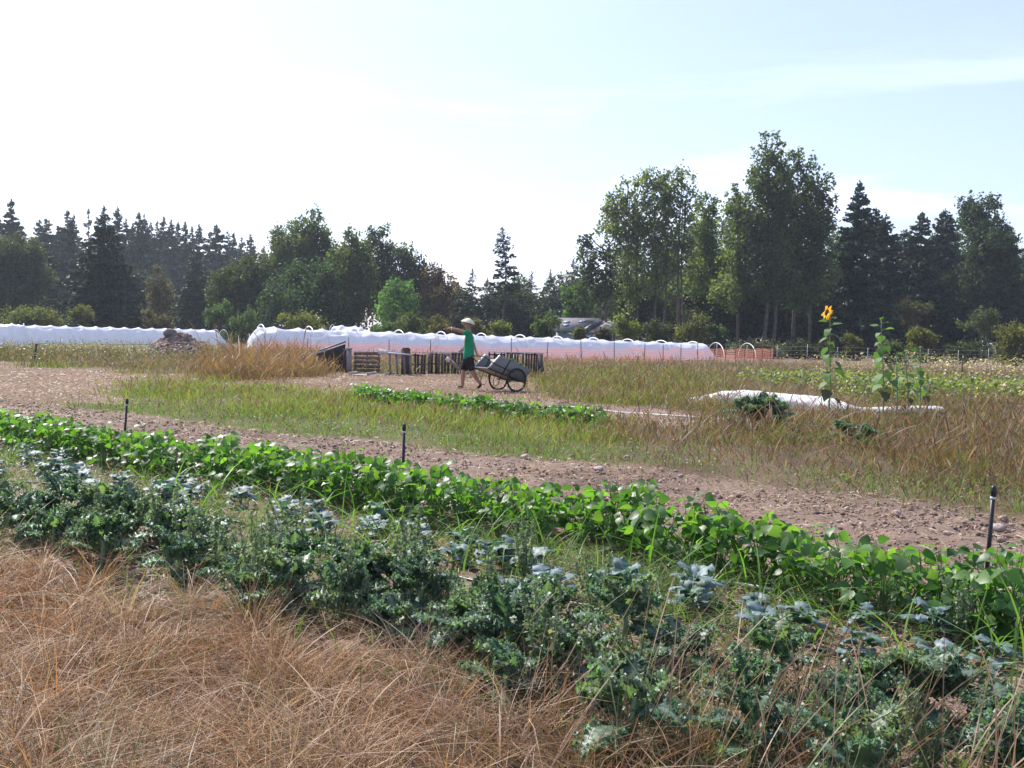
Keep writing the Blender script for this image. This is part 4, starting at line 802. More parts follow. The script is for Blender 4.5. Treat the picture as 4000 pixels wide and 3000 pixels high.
M_board = mat('grey_board', (.17, .165, .16), .7, .3, noise=.12, nscale=12); M_ply = mat('plywood', (.36, .27, .17), .7, .3, noise=.15, nscale=12)
for sg in (1, -1):
    m = MB(); l = sg*.35; poly(m, [K(-.37, l, 0), K(.93, l, 0), K(.68, l, .43), K(-.41, l, .39)], cL*sg, .014, (.5,)*3); sp = m.build('side_panel', M_board, cart)
    m = MB(); m.plank(K(.935, l, 0), K(.685, l, .44), .03, .035, cL, (.75, .76, .78)); m.build('lit_edge', M_paint, sp)  # sunlit front edge of the side board, painted as a pale strip
    m = MB(); m.plank(K(.45, l+sg*.02, -.02), K(.32, l+sg*.02, .42), .035, .015, cL, (.03,)*3); m.build('brace', M_metal, sp)
    m = MB(); m.plank(K(-.40, l+sg*.01, -.02), K(.95, l+sg*.01, -.02), .04, .04, cL); m.build('frame_rail', M_metal, cart)
    # wheel
    m = MB(); th = np.linspace(0, 2*math.pi, 41); wc = cL*sg*CW
    ring = lambda r: np.stack([wc[0]+cF[0]*np.cos(th)*r, wc[1]+cF[1]*np.cos(th)*r, .335+np.sin(th)*r], -1)
    m.tube(ring(.312), .024, 8, cap=False); wh = m.build('wheel', M_rubber, cart, smooth=True)
    m = MB(); m.tube(ring(.285), .010, 6, (.35, .35, .36), cap=False); m.build('rim', M_metal, wh, smooth=True)
    m = MB()
    for q in range(16):
        a = q*math.pi/8; m.tube([[wc[0], wc[1], .335], [wc[0]+cF[0]*math.cos(a)*.283, wc[1]+cF[1]*math.cos(a)*.283, .335+math.sin(a)*.283]], .0022, 4, cap=False)
    m.build('spokes', M_metal, wh); m = MB(); m.tube([[*(wc-cL*sg*.08)[:2], .335], [*(wc+cL*sg*.03)[:2], .335]], .025, 10); m.build('hub', M_metal, wh)
    # stand leg
    m = MB(); ls = sg*.30
    m.tube([K(.62, ls, -.02), K(.63, ls, -.30), K(.58, ls, -.385), K(.50, ls, -.385), K(.45, ls, -.32), K(.42, ls, -.02)], .011, 6); m.build('leg', M_metal, cart, smooth=True)
m = MB(); poly(m, [K(-.37, -.34, 0), K(.93, -.34, 0), K(.93, .34, 0), K(-.37, .34, 0)], K(0, 0, -.014)-K(0, 0, 0), .014, (.5,)*3); m.build('floor_panel', M_ply, cart)
m = MB(); poly(m, [K(-.37, -.34, .002), K(-.37, .34, .002), K(-.405, .34, .385), K(-.405, -.34, .385)], K(1, 0, 0)-K(0, 0, 0), .014, (.5,)*3); m.build('end_panel', M_board, cart)
m = MB(); poly(m, [K(.60, -.34, .002), K(.60, .34, .002), K(.52, .34, .36), K(.52, -.34, .36)], K(1, 0, 0)-K(0, 0, 0), .014, (.5,)*3); m.build('front_panel', M_board, cart)
m = MB(); m.plank(K(.94, -.35, -.01), K(.94, .35, -.01), .035, .03, (0, 0, 1), (.8,)*3); m.build('front_trim', M_paint, cart)
m = MB(); m.tube([[*(cL*-.46)[:2], .335], [*(cL*.46)[:2], .335]], .013, 8); m.build('axle', M_metal, cart)
m = MB(); m.tube([K(.10, .36, .12), K(.90, .37, .17), K(1.02, .37, .20), K(1.12, .34, .24), K(1.15, .25, .25), K(1.15, -.25, .25), K(1.12, -.34, .24), K(1.02, -.37, .20), K(.90, -.37, .17), K(.10, -.36, .12)], .014, 8); m.build('handle', M_metal, cart, smooth=True)
for l in (.28, -.28):
    m = MB(); m.plank(K(.2, l, -.03), np.array([*(cL*l)[:2], .34]), .03, .02, cL); m.plank(K(-.25, l, -.03), np.array([*(cL*l)[:2], .34]), .03, .02, cL); m.build('axle_strut', M_metal, cart)

# ------------------------------------------------------------------ leaf templates
BL = np.array([[0, 0, 0], [.30, 0, .03], [.65, 0, .02], [1, 0, -.12], [.0, .20, .05], [.24, .44, .10], [.55, .34, .08], [.82, .14, -.01], [.0, -.20, .05], [.24, -.44, .10], [.55, -.34, .08], [.82, -.14, -.01]])
BF = np.array([[0, 1, 5, 4], [1, 2, 6, 5], [2, 3, 7, 6], [1, 0, 8, 9], [2, 1, 9, 10], [3, 2, 10, 11]])
def ruffle_leaf(L_, W, ns, ntt, ruff, freq, droop, seed, pet=.22, lift=.9, lobed=0.0):
    s = np.linspace(0, 1, ns); t = np.linspace(-1, 1, ntt); S, T = np.meshgrid(s, t, indexing='ij')
    ang = lift-droop*s**1.4; step = L_/(ns-1); mx_ = np.concatenate([[0], np.cumsum(np.cos(ang[:-1])*step)]); mz_ = np.concatenate([[0], np.cumsum(np.sin(ang[:-1])*step)])
    b = np.clip((s-pet)/(1-pet), 0, 1); wd = W*(np.sin(np.pi*np.clip(b, 0, 1)**.75)**.65)*(b > 0)+.010*(1-s*.6)
    if lobed: wd = wd*(1-lobed*(.5+.5*np.sin(s*38+seed))*(b > 0))
    e = np.abs(T)**1.8*(wd[:, None] > .02)
    r = ruff*e*(np.sin(freq*S*6.28+np.sign(T)*1.3+seed)+.6*np.sin(freq*1.9*S*6.28+2.1*seed+T*4)+1.2*(vnoise(S*freq*2.3+seed*3, T*3+9, seed)-.5))
    r2 = ruff*.8*e*np.cos(freq*1.25*S*6.28+seed+T*3)
    N = np.stack([-np.sin(ang), np.cos(ang)], -1)
    X = mx_[:, None]+N[:, 0, None]*r+r2*.7; Z = mz_[:, None]+N[:, 1, None]*r-.25*np.abs(T)*wd[:, None]*.5; Y = T*wd[:, None]*(1-.12*np.abs(T))+r2*.5*np.sign(T)
    i = np.arange(ns-1)[:, None]*ntt+np.arange(ntt-1)[None]
    return np.stack([X, Y, Z], -1).reshape(-1, 3), np.stack([i, i+ntt, i+ntt+1, i+1], -1).reshape(-1, 4), np.abs(T).ravel(), S.ravel()
def rotz(V, a, tilt=0):
    c, s = math.cos(a), math.sin(a); return V @ np.array([[c, s, 0], [-s, c, 0], [0, 0, 1]])

def bean_plant(seed, hh=.42, nl=10, root=None):
    ml, ms = MB(), MB(); O = []; D = []; N = []; S = []; Cc = []
    for k in range(nl):
        a = rng.uniform(0, 6.28); r = rng.uniform(.05, .20); z = hh*(.28+.78*(k+.5)/nl)*rng.uniform(.9, 1.08)
        if k > nl*.7: r *= .6
        tip = np.array([math.cos(a)*r, math.sin(a)*r, z]); ms.tube([[rng.normal(0, .015), rng.normal(0, .015), 0], tip*np.array([.25, .25, .6]), tip], [.0045, .0035, .002], 4, (.10, .17, .05), cap=False)
        nn = norm(np.array([math.cos(a)*rng.uniform(-.2, .9), math.sin(a)*rng.uniform(-.2, .9), .8])+rng.normal(0, .6, 3)); sz = rng.uniform(.06, .105)
        col = pick([(.062, .14, .034), (.09, .18, .042), (.044, .105, .03)], [3, 2, 2], 1)[0]
        for da in (0, 1.75, -1.75):
            aa_ = a+da+rng.normal(0, .25); d = np.array([math.cos(aa_), math.sin(aa_), rng.uniform(-.75, .15)]); O.append(tip+norm(d)*.018*(1 if da else 1.8)); D.append(d); N.append(nn+rng.normal(0, .28, 3)); S.append(sz*(1.0 if not da else .9)); Cc.append(col*rng.uniform(.9, 1.1))
    stamp(ml, BL, BF, np.array(O), np.array(D), np.array(N), np.array(S), np.array(Cc))
    r = empty('bean_plant', (0, 0, 0)); ms.build('stem', M_stem, r); ml.build('leaves', M_bean, r, smooth=True)
    return r
FRILL = np.array([[-.5, -.1, .1], [0, -.5, -.12], [.5, .1, .12], [0, .5, -.1]])
def kale_plant(seed, hh=.3, nl=13, sc=1.0):
    ml, ms = MB(), MB()
    ms.tube([[0, 0, -.02], [.01, 0, hh*.5], [.0, .01, hh]], [.016, .015, .010], 7, (.26, .33, .20))
    for k in range(nl):
        f = (k+.5)/nl; L_ = rng.uniform(.22, .33)*(1.1-.5*f*f)*sc; V, Fq, T, S_ = ruffle_leaf(L_, rng.uniform(.060, .085)*sc, 36, 15, .020*sc, rng.uniform(8, 11), rng.uniform(.7, 1.9)*(1.15-.5*f), int(rng.integers(1, 99)), pet=.25, lift=.55+.75*f+rng.normal(0, .12))
        V = rotz(V, k*2.4+rng.normal(0, .3))+np.array([0, 0, hh*(.28+.72*f)])
        base = pick([(.092, .145, .10), (.072, .115, .088), (.13, .18, .11)], [3, 2, 1], 1)[0]
        mid = ((T < .12)*1.0)[:, None]; pet_ = ((S_ < .27)*1.0)[:, None]; edge = (T**2)[:, None]
        c = base*(1+.35*edge); c = c*(1-.6*np.maximum(mid, pet_))+np.array([.16, .24, .13])*.6*np.maximum(mid, pet_)
        ml.add(V, Fq, c)
        q = rng.choice(np.flatnonzero((T > .45) & (S_ > .3)), 210); nq = len(q)
        stamp(ml, FRILL, LEAFF, V[q]+rng.normal(0, .006, (nq, 3)), rand_dirs(nq), rand_dirs(nq)+np.array([0, 0, .4]), rng.uniform(.010, .024, nq)*sc, pick([base, base*1.4], [2, 1], nq))
    r = empty('kale_plant', (0, 0, 0)); ms.build('stem', M_stem, r); ml.build('leaves', M_kale, r, smooth=True)
    return r
def silver_plant(seed, nl=8, name='cabbage_plant'):
    ml, ms = MB(), MB(); ms.tube([[0, 0, -.02], [0, .01, .12]], [.011, .008], 6, (.25, .3, .22))
    for k in range(nl):
        f = (k+.5)/nl; V, Fq, T, S_ = ruffle_leaf(rng.uniform(.15, .24)*(1.05-.35*f), rng.uniform(.038, .062), 16, 9, .009, 2.6, rng.uniform(.9, 2.2), int(rng.integers(1, 99)), pet=.2, lift=.45+.7*f+rng.normal(0, .2))
        V = rotz(V, k*2.4+rng.normal(0, .4))+np.array([0, 0, .03+.10*f]); V[:, 2] = np.maximum(V[:, 2], .012+.004*k)
        base = pick([(.13, .18, .20), (.095, .15, .15), (.07, .13, .095)], [3, 3, 2], 1)[0]; mid = ((T < .1)*1.0)[:, None]
        ml.add(V, Fq, base*(1-.35*mid)+np.array([.35, .4, .36])*.35*mid)
    r = empty(name, (0, 0, 0)); ms.build('stem', M_stem, r); ml.build('leaves', M_waxy, r, smooth=True)
    return r
def spread(protos, uv, label, cat, group, smin=.85, smax=1.15, dz=0):
    used = set()
    for i, (u, v) in enumerate(uv):
        k = int(rng.integers(len(protos))) if i >= len(protos) else i
        o = protos[k] if k not in used else copy_tree(protos[k]); used.add(k)
        p = UV(u, v); s = rng.uniform(smin, smax); o.location = (p[0], p[1], float(gz(*p))+dz); o.rotation_euler = (rng.normal(0, .08), rng.normal(0, .08), rng.uniform(0, 6.28)); o.scale = (s, s, s*rng.uniform(.9, 1.12)); tag(o, label, cat, group)
uv = []
for row, v0 in ((0, 6.3), (1, 6.62)):
    u = -14.2
    while u < .6:
        if rng.random() > .03+.09*max(u+2.5, 0): uv.append((u+rng.normal(0, .03), v0-.11*max(u+4.5, 0)+rng.normal(0, .07)+.07*math.sin(u*1.3)))
        u += .125 if u > -10 else .15
spread([bean_plant(i, rng.uniform(.33, .43), int(rng.integers(10, 14))) for i in range(9)], uv, 'leafy green bean plant in the long dense row through the middle', 'bean plant', 'bean plants in the long front row', .8, 1.12)
# far bean row
far_a, far_b = np.array(G(1390, 1560)), np.array(G(2350, 1668))
uvf = []
for q in np.linspace(0, 1, 62):
    for o_ in (-.22, .18):
        if rng.random() < .78: p = far_a*(1-q)+far_b*q+np.array([rng.normal(0, .05), o_+rng.normal(0, .06)]); uvf.append(uv_of(*p))
spread([bean_plant(20+i, rng.uniform(.24, .30), 9) for i in range(4)], uvf, 'small green bean plant in the short far row before the person', 'bean plant', 'bean plants in the far row', .85, 1.3)
uv = []
for v0 in (3.4, 3.86, 4.36):
    u = -11+(.2 if v0 > 4 else 0) if v0 > 3.5 else -2.6
    while u < .6:
        if rng.random() > (.10 if v0 > 3.5 else .42): uv.append((u+rng.normal(0, .06), v0+.045*u+.08+rng.normal(0, .07)))
        u += .37
spread([kale_plant(i, rng.uniform(.17, .25), int(rng.integers(10, 14)), rng.uniform(.85, 1.05)) for i in range(9)], uv, 'curly blue green kale plant in the bed behind the dry grass', 'kale plant', 'curly kale plants in the front bed', .74, 1.12)
uv = []; u = -12.5
while u < 1.0:
    if rng.random() > .08: uv.append((u+rng.normal(0, .06), 5.36+rng.normal(0, .3)))
    u += .2
spread([silver_plant(i, int(rng.integers(9, 14))) for i in range(8)], uv, 'wilted silvery blue leafed plant between the kale and the beans', 'cabbage plant', 'silvery plants between kale and beans', .7, 1.1)
# blue broccoli-like clumps in the far weeds
for i, (px, py, s, lab) in enumerate(((2905, 1672, 1.45, 'tall dark blue kale in front of the row cover, left plant of the clump'), (2975, 1678, 1.65, 'tall dark blue kale in front of the row cover, middle plant of the clump'), (3035, 1680, 1.4, 'tall dark blue kale in front of the row cover, right plant of the clump'),
                                    (3290, 1735, 1.0, 'pale blue kale alone in the red brown weeds'), (3390, 1745, .9, 'small blue kale with one shiny leaf in the red brown weeds'))):
    k = kale_plant(50+i, .26, 13, 1.0); x, y = G(px, py); k.location = (x, y, float(gz(x, y))); k.scale = (s, s, s*.95); tag(k, lab, 'kale plant', 'blue kale in the weeds')
    k.children[1].data.materials[0] = M_waxy if i > 2 else M_kale
# greens in the cart
gk = kale_plant(70, .08, 8, .6)
gk.name = 'greens_bunch'
for i in range(9):
    o = gk if i == 0 else copy_tree(gk); p = K(-.33+.085*i+rng.normal(0, .02), rng.uniform(.0, .26), .40+.06*rng.random()); o.location = (cx0+p[0], cy0+p[1], cz0+p[2]-.08); o.rotation_euler = (rng.normal(0, .4), rng.normal(0, .4), rng.uniform(0, 6)); o.scale = (.75,)*3
    tag(o, 'bunch of picked leafy greens heaped in the garden cart', 'greens', 'picked greens in the cart'); o.name = 'greens_bunch'

# ------------------------------------------------------------------ sunflowers
SL = np.array([[0, 0, 0], [.33, 0, .04], [.68, 0, .0], [1, 0, -.14], [.02, .12, .03], [.22, .40, .06], [.55, .30, .02], [.82, .12, -.06], [.02, -.12, .03], [.22, -.40, .06], [.55, -.30, .02], [.82, -.12, -.06]])
def sunflower(px, py, ptop, lab, lsz, nleaf, flower, lean, seed, px_top=None):
    x, y = G(px, py); g = float(gz(x, y)); d = ray(px_top or px, ptop); X, Z = AT(px_top or px, ptop, y); hgt = Z-g; dx_ = X-x
    r = empty('sunflower', (x, y, g), 0, label=lab, cat='sunflower', group='sunflowers in the weeds')
    t = np.linspace(0, 1, 12); sx = dx_*t**1.5+.02*np.sin(t*5); st = np.stack([sx, .02*np.sin(t*4), t*hgt], -1); m = MB(); m.tube(st, .017*(1-.55*t), 8, (.20, .26, .14)); m.build('stem', M_stem, r, smooth=True)
    for k in range(nleaf):
        f = .17+.80*(k/nleaf)**.92; a = k*2.4+rng.normal(0, .3); i = f*11; b = np.array([np.interp(f, t, st[:, j]) for j in range(3)]); pl = rng.uniform(.08, .15)*(1.15-.6*f)
        e = b+np.array([math.cos(a)*pl, math.sin(a)*pl, .05]); sz = lsz*rng.uniform(.75, 1.15)*(1.15-.65*max(f-.45, 0)); dn = -1.3 if f < .85 else .3
        m = MB(); m.tube([b, (b+e)/2+np.array([0, 0, .03]), e], .005, 5, (.2, .27, .14), cap=False); col = pick([(.08, .16, .05), (.10, .18, .07), (.06, .12, .04)], [2, 2, 1], 1) if f > .3 else np.array([[.07, .075, .04]])
        stamp(m, SL, BF, e[None], np.array([[math.cos(a), math.sin(a), dn*rng.uniform(.4, 1.1)]]), np.array([[math.cos(a)*.9, math.sin(a)*.9, .8]])+rng.normal(0, .2, (1, 3)), np.array([sz]), col); m.build('leaf', M_weed, r, smooth=True)
    top = st[-1]
    if flower:
        hd = norm(np.array([-.90, -.30, .12])); c = top+np.array([-.075, -.03, .03]); m = MB(); m.tube([top, top+np.array([-.02, -.01, .06]), c-hd*.02], .011, 6, (.2, .26, .13), cap=False); m.build('flower_stalk', M_stem, r)
        A = norm(np.cross(hd, [0, 0, 1])); Bv = np.cross(A, hd); m = MB(); n = 26; a = np.linspace(0, 6.28, n, endpoint=False); a = a+rng.normal(0, .1, n)
        D = np.cos(a)[:, None]*A+np.sin(a)[:, None]*Bv; pn = hd[None]*.9+rng.normal(0, .25, (n, 3)); D = D+hd*rng.uniform(-.25, .35, (n, 1))
        stamp(m, SL*np.array([1, .75, 1]), BF, c+D*.06, D, pn, rng.uniform(.08, .115, n), pick([(.85, .50, .015), (.8, .56, .03)], [2, 1], n)); fl = m.build('petals', M_grass, r, smooth=True)
        m = MB(); RR = np.stack([A, Bv, hd], 1); m.lathe([(0, .028), (.04, .026), (.068, .012), (.072, -.005), (.05, -.025), (0, -.03)], 18, c, RR, (.06, .028, .012)); m.build('disc', M_bark, r, smooth=True)
    else:
        m = MB(); n = 16; a = np.linspace(0, 6.28, n, endpoint=False); D = np.stack([np.cos(a), np.sin(a), rng.uniform(.2, 1.3, n)], -1); stamp(m, SL*np.array([1, .6, 1]), BF, np.tile(top, (n, 1)), D, rand_dirs(n)+np.array([0, 0, 1]), rng.uniform(.04, .08, n), pick([(.09, .17, .06)], [1], n)); m.build('bud', M_bean, r, smooth=True)
    return r
sunflower(3236, 1628, 1228, 'tall sunflower with one yellow bloom facing left', .25, 24, True, 0, 1, 3246)
sunflower(3448, 1628, 1248, 'tall sunflower with a closed green bud, right of the blooming one', .24, 24, False, 0, 2, 3445)
sunflower(3545, 1625, 1375, 'shorter leafy budding sunflower just right of the tall budding one', .19, 18, False, 0, 3, 3540)
sunflower(3590, 1620, 1360, 'shorter leafy budding sunflower at the right of the sunflower clump', .18, 18, False, 0, 4, 3598)
sunflower(3500, 1622, 1395, 'low leafy sunflower squeezed between the two tall stems and the clump', .17, 14, False, 0, 5, 3505)

# ------------------------------------------------------------------ grasses and weeds
PR = [1, .85, .55, .08]; PS = [.35, .3, .3, .9, 1.0, .15]
def grass_obj(name, parts_, M_, label, cat=None):
    m = MB()
    for p in parts_: blades(m, **p)
    return tag(m.build(name, M_), label, cat or 'grass', kind='stuff')
def pts(x, y): return np.stack([x, y, gz(x, y)-.01], -1)
# foreground dry grass
def dry(n, r0, r1, pw, hmin, hmax, w0, lean, bend, pal, wts, prof=PR, cl=.5, hn=True):
    x, y = scatter(n, r0, r1, -46, 46, pw); u, v = uv_of(x, y); ed = DRY_E(u)
    k = (v < ed-.12+rng.gamma(1.3, .16, n)*np.clip((fbm(x*1.3+4, y*1.3, 66, 2)-.12)*4, .1, 1.6)) & (rng.random(n) < np.clip((fbm(x*1.7, y*1.7, 61, 3)-.25)*3.4, .12, 1)); x, y, v, ed = x[k], y[k], v[k], ed[k]; n = len(x)
    h = rng.uniform(hmin, hmax, n)*(.55+.95*fbm(x*1.2, y*1.2, 62, 2)); h *= np.clip((ed-v)*1.5+.45, .45, 1)
    pf = fbm(x*1.1+3, y*1.1, 67, 3)[:, None]; cc_ = pick(pal, wts, n); cc_ = cc_*np.where(pf > .5, np.array([1.12, 1.17, 1.1]), np.where(pf < .38, np.array([1.08, .88, .55]), np.array([1.1, 1.0, .76])))*(.75+.55*fbm(x*2.3, y*2.3, 68, 2)[:, None])
    return dict(P=pts(x, y), h=h, wd=w0*rng.uniform(.6, 1.3, n)*(1+.06*np.hypot(x, y)), az=rng.uniform(0, 6.28, n)*.8+fbm(x*1.5, y*1.5, 64, 2)*12, lean=np.abs(rng.normal(0, lean, n)), bend=rng.uniform(0, bend, n), cols=cc_, prof=prof)
DP = [(.25, .145, .08), (.34, .225, .145), (.20, .098, .046), (.115, .062, .036), (.48, .38, .30), (.22, .17, .13)]
TX, TY = scatter(700, 2.3, 11, -40, 40, .8); tu, tv = uv_of(TX, TY); kk = tv < DRY_E(tu)+.25; TX, TY = TX[kk], TY[kk]; nT = len(TX); ix = np.repeat(np.arange(nT), 70); nb_ = len(ix)
ta = rng.uniform(0, 6.28, nb_); tr_ = np.abs(rng.normal(0, .05, nb_)); tx_ = TX[ix]+np.cos(ta)*tr_; ty_ = TY[ix]+np.sin(ta)*tr_; tcol = pick([(.34, .19, .085), (.30, .185, .10), (.40, .29, .19), (.20, .19, .08)], [3, 2, 2, .6], nT)[ix]*rng.uniform(.65, 1.3, (nb_, 1))
tuft = dict(P=pts(tx_, ty_), h=rng.uniform(.16, .42, nb_)*rng.uniform(.6, 1.15, nT)[ix], wd=.0042*rng.uniform(.5, 1.6, nb_), az=ta+rng.normal(0, .4, nb_), lean=np.abs(rng.normal(.15, .25, nb_)), bend=rng.uniform(.1, 1.5, nb_), cols=tcol, prof=PR)
sx2, sy2 = scatter(3000, 2.3, 10, -40, 40, .8); su, sv = uv_of(sx2, sy2); kk = sv < DRY_E(su)+.1; sx2, sy2 = sx2[kk], sy2[kk]; ns2 = len(sx2)
heads = dict(P=pts(sx2, sy2), h=rng.uniform(.18, .46, ns2), wd=.0048*rng.uniform(.6, 1.4, ns2), az=rng.uniform(0, 6.28, ns2), lean=np.abs(rng.normal(0, .4, ns2)), bend=rng.uniform(.2, 1.6, ns2), cols=pick([(.40, .29, .21), (.28, .17, .09), (.17, .10, .06)], [2, 2, 1], ns2), prof=[.35, .3, .3, .3, .9, 1.0, .8, .15])
grass_obj('dry_grass', [tuft, heads, dry(230000, 2.2, 14, .9, .10, .27, .0029, .6, 1.8, DP, [4, 3, 3, 3, 1, 1.5]), dry(120000, 2.2, 14, .9, .07, .20, .004, 1.7, 1.3, DP, [3, 4, 2, 2, 2, 1.5]), dry(1500, 2.2, 10, .7, .25, .48, .0026, .7, 2.0, [(.45, .33, .24), (.36, .24, .15)], [1, 1]), dry(9000, 2.2, 14, .9, .10, .26, .0055, .25, .6, [(.07, .12, .03), (.11, .14, .04)], [1, 1])], M_dry, 'tangled reddish dry grass along the near edge of the field')
# tall dry stalks at the lower right
x, y = scatter(1500, 2.9, 6.0, -3, 40, .5); u, v = uv_of(x, y); k = (v > 2.5) & (v < 3.75) & (rng.random(len(x)) < np.clip((x+.1)*1.1, .05, 1)); x, y = x[k], y[k]; n = len(x)
st1 = dict(P=pts(x, y), h=rng.uniform(.3, .72, n), wd=.005*rng.uniform(.6, 1.2, n), az=rng.normal(.4, .9, n), lean=np.abs(rng.normal(0, .4, n)), bend=rng.uniform(0, .5, n), cols=pick([(.24, .14, .085), (.34, .24, .16), (.17, .12, .065), (.12, .15, .05)], [3, 2, 2, 1], n), prof=[.4, .38, .35, .35, .33, .8, 1.0, .9, .2])
x, y = scatter(7000, 2.9, 6.5, -6, 40, .7); u, v = uv_of(x, y); k = (v > 2.7) & (v < 3.85) & (rng.random(len(x)) < .6); x, y = x[k], y[k]; n = len(x)
st2 = dict(P=pts(x, y), h=rng.uniform(.12, .4, n), wd=.004*rng.uniform(.6, 1.3, n), az=rng.uniform(0, 6.3, n), lean=np.abs(rng.normal(0, .5, n)), bend=rng.uniform(0, 1.3, n), cols=pick([(.26, .17, .11), (.36, .27, .19), (.10, .13, .05), (.19, .11, .06)], [3, 2, 2, 2], n), prof=PR)
grass_obj('dry_stalks', [st1, st2], M_dry, 'thin tall dry stalks and seed heads before the kale at the lower right')
# green weeds among the crop rows
x, y = scatter(170000, 3.2, 20, -42, 42, 1.0); u, v = uv_of(x, y); dens = np.where((v > 5.5) & (v < 6.25), .95, np.where((v > 4.75) & (v <= 5.5), .6, np.where((v > 3.3) & (v <= 4.75), .30, 0)))
k = rng.random(len(x)) < dens*np.clip((fbm(u*1.1, v*1.6, 71, 3)-.2)*3.2, .16, 1); x, y = x[k], y[k]; n = len(x)
g1 = dict(P=pts(x, y), h=rng.uniform(.07, .28, n)*(.6+.9*fbm(x, y, 72, 2)), wd=.0075*rng.uniform(.6, 1.4, n)*(1+.03*np.hypot(x, y)), az=rng.uniform(0, 6.28, n), lean=np.abs(rng.normal(0, .5, n)), bend=rng.uniform(.1, 1.6, n), cols=pick([(.075, .145, .035), (.105, .175, .045), (.055, .105, .035), (.22, .165, .095)], [4, 3, 2, 1], n), prof=PR)
x, y = scatter(1700, 3.5, 12, -20, 42, .8); u, v = uv_of(x, y); k = (v > 4.9) & (v < 6.35); x, y = x[k], y[k]; n = len(x)
g2 = dict(P=pts(x, y), h=rng.uniform(.25, .55, n), wd=.012*rng.uniform(.6, 1.3, n), az=rng.uniform(0, 6.28, n), lean=np.abs(rng.normal(0, .35, n)), bend=rng.uniform(.2, 1.3, n), cols=pick([(.10, .21, .045), (.13, .25, .05)], [1, 1], n), prof=[.8, 1, .9, .6, .08])
grass_obj('weed_grass', [g1, g2], M_grass, 'bright green grass weeds growing between the crop rows')
# feathery grey weeds (individual)
def grey_weed(h, ns, nm='goosefoot_weed'):
    ml, ms = MB(), MB()
    for k in range(ns):
        a = rng.uniform(0, 6.28); top = np.array([math.cos(a)*rng.uniform(.0, .18), math.sin(a)*rng.uniform(0, .18), h*rng.uniform(.55, 1.05)]); p = np.array([[0, 0, 0], top*np.array([.6, .6, .5]), top]); ms.tube(p, [.005, .004, .002], 5, (.2, .24, .14), cap=False)
        n = 90; f = rng.random(n)**.7*.85+.15; O = np.stack([np.interp(f, [0, .5, 1], p[:, j]) for j in range(3)], -1)+rng.normal(0, .022, (n, 3))*(1.3-f)[:, None]
        stamp(ml, LEAFQ, LEAFF, O, rand_dirs(n)+np.array([0, 0, .3]), rand_dirs(n)+np.array([0, 0, .6]), rng.uniform(.014, .036, n)*(1.35-.6*f), pick([(.12, .175, .12), (.16, .205, .15), (.085, .135, .075)], [2, 1.5, 1], n))
    r = empty(nm, (0, 0, 0)); ms.build('stems', M_stem, r); ml.build('leaves', M_grass, r); return r
uv = [(-6.2, 4.1), (-5.6, 3.85), (-5.1, 4.15), (-4.75, 3.75), (-4.3, 4.0), (-4.0, 3.7), (-3.7, 4.2), (-3.3, 3.8), (-2.9, 4.55), (-4.6, 4.9), (-3.9, 5.2), (-6.9, 3.7), (-2.2, 3.7), (-1.4, 5.7), (-.6, 5.6), (-1.0, 3.8), (-7.6, 4.3), (-2.6, 3.65), (-5.4, 4.6), (-.2, 4.6), (.2, 5.2)]+[(rng.uniform(-7.5, -2.5), rng.uniform(3.5, 4.4)) for _ in range(9)]
spread([grey_weed(rng.uniform(.32, .5), int(rng.integers(4, 8))) for _ in range(6)], uv, 'feathery grey green weed standing among the kale', 'weed', 'feathery weeds among the kale', .85, 1.15)
# the weedy strip and the field beyond
x, y = scatter(420000, 8.5, 62, -44, 44, 1.05); zc, px, py, u, v = zones(x+rng.normal(0, .4, len(x)), y+rng.normal(0, .4, len(x))); k = (v > 9.9) & ~np.isin(zc, ['dry', 'kale', 'rows']); x, y, zc, px, py, u, v = (q[k] for q in (x, y, zc, px, py, u, v))
edge = v-V_edge(u); nzz = fbm(x*.7, y*.7, 81, 3); d = np.hypot(x, y)
YG = [(.20, .25, .04), (.13, .205, .04), (.25, .235, .06), (.14, .09, .05)]
RB = [(.145, .078, .055), (.11, .062, .042), (.115, .12, .036), (.19, .125, .09), (.075, .10, .034)]
PB = [(.18, .12, .098), (.135, .092, .072), (.10, .105, .055), (.22, .165, .14)]
spec = {'strip': (.95, .12, .28, YG, [4, 4, 1.6, .9]), 'red': (1, .15, .34, RB, [2, 1.5, 3.6, 1.5, 2.2]), 'far_brown': (.8, .14, .34, PB, [3, 2, 1.4, 2]), 'far_left': (.9, .2, .42, [(.085, .095, .04), (.15, .105, .065), (.065, .085, .035), (.17, .125, .085)], [2, 2, 2, 1]),
        'leafy': (.85, .14, .34, [(.12, .14, .04), (.16, .11, .075)], [1, 1.3]), 'patch': (1, .18, .34, [(.17, .215, .036), (.115, .165, .03), (.15, .10, .05), (.24, .22, .05)], [4, 3, 2, 1]), 'soil2': (.06, .1, .26, RB, [3, 2, 2, 2, 1]), 'path': (.22, .03, .09, [(.28, .2, .145), (.21, .145, .10)], [1, 1]), 'mound': (1, .32, .62, [(.185, .105, .062), (.24, .155, .10), (.13, .072, .042)], [3, 2, 2]), 'soil': (.03, .05, .16, YG, [1, 1, 1, 1])}
nmz = {'strip': ('green_weeds', 'yellow green weeds and grass in the strip beyond the bare soil'), 'red': ('red_weeds', 'red brown seeding grass covering the right of the field'), 'far_brown': ('brown_weeds', 'pinkish brown dry weeds in the far field'), 'far_left': ('tall_weeds', 'tall green and brown weeds before the left tunnel'), 'patch': ('grass_patch', 'bright green grass patch right of the garden cart'), 'path': ('path_stubble', 'short dry stubble on the straw path'), 'mound': ('brown_grass', 'tall rusty dry grass mound left of the tilted bin')}
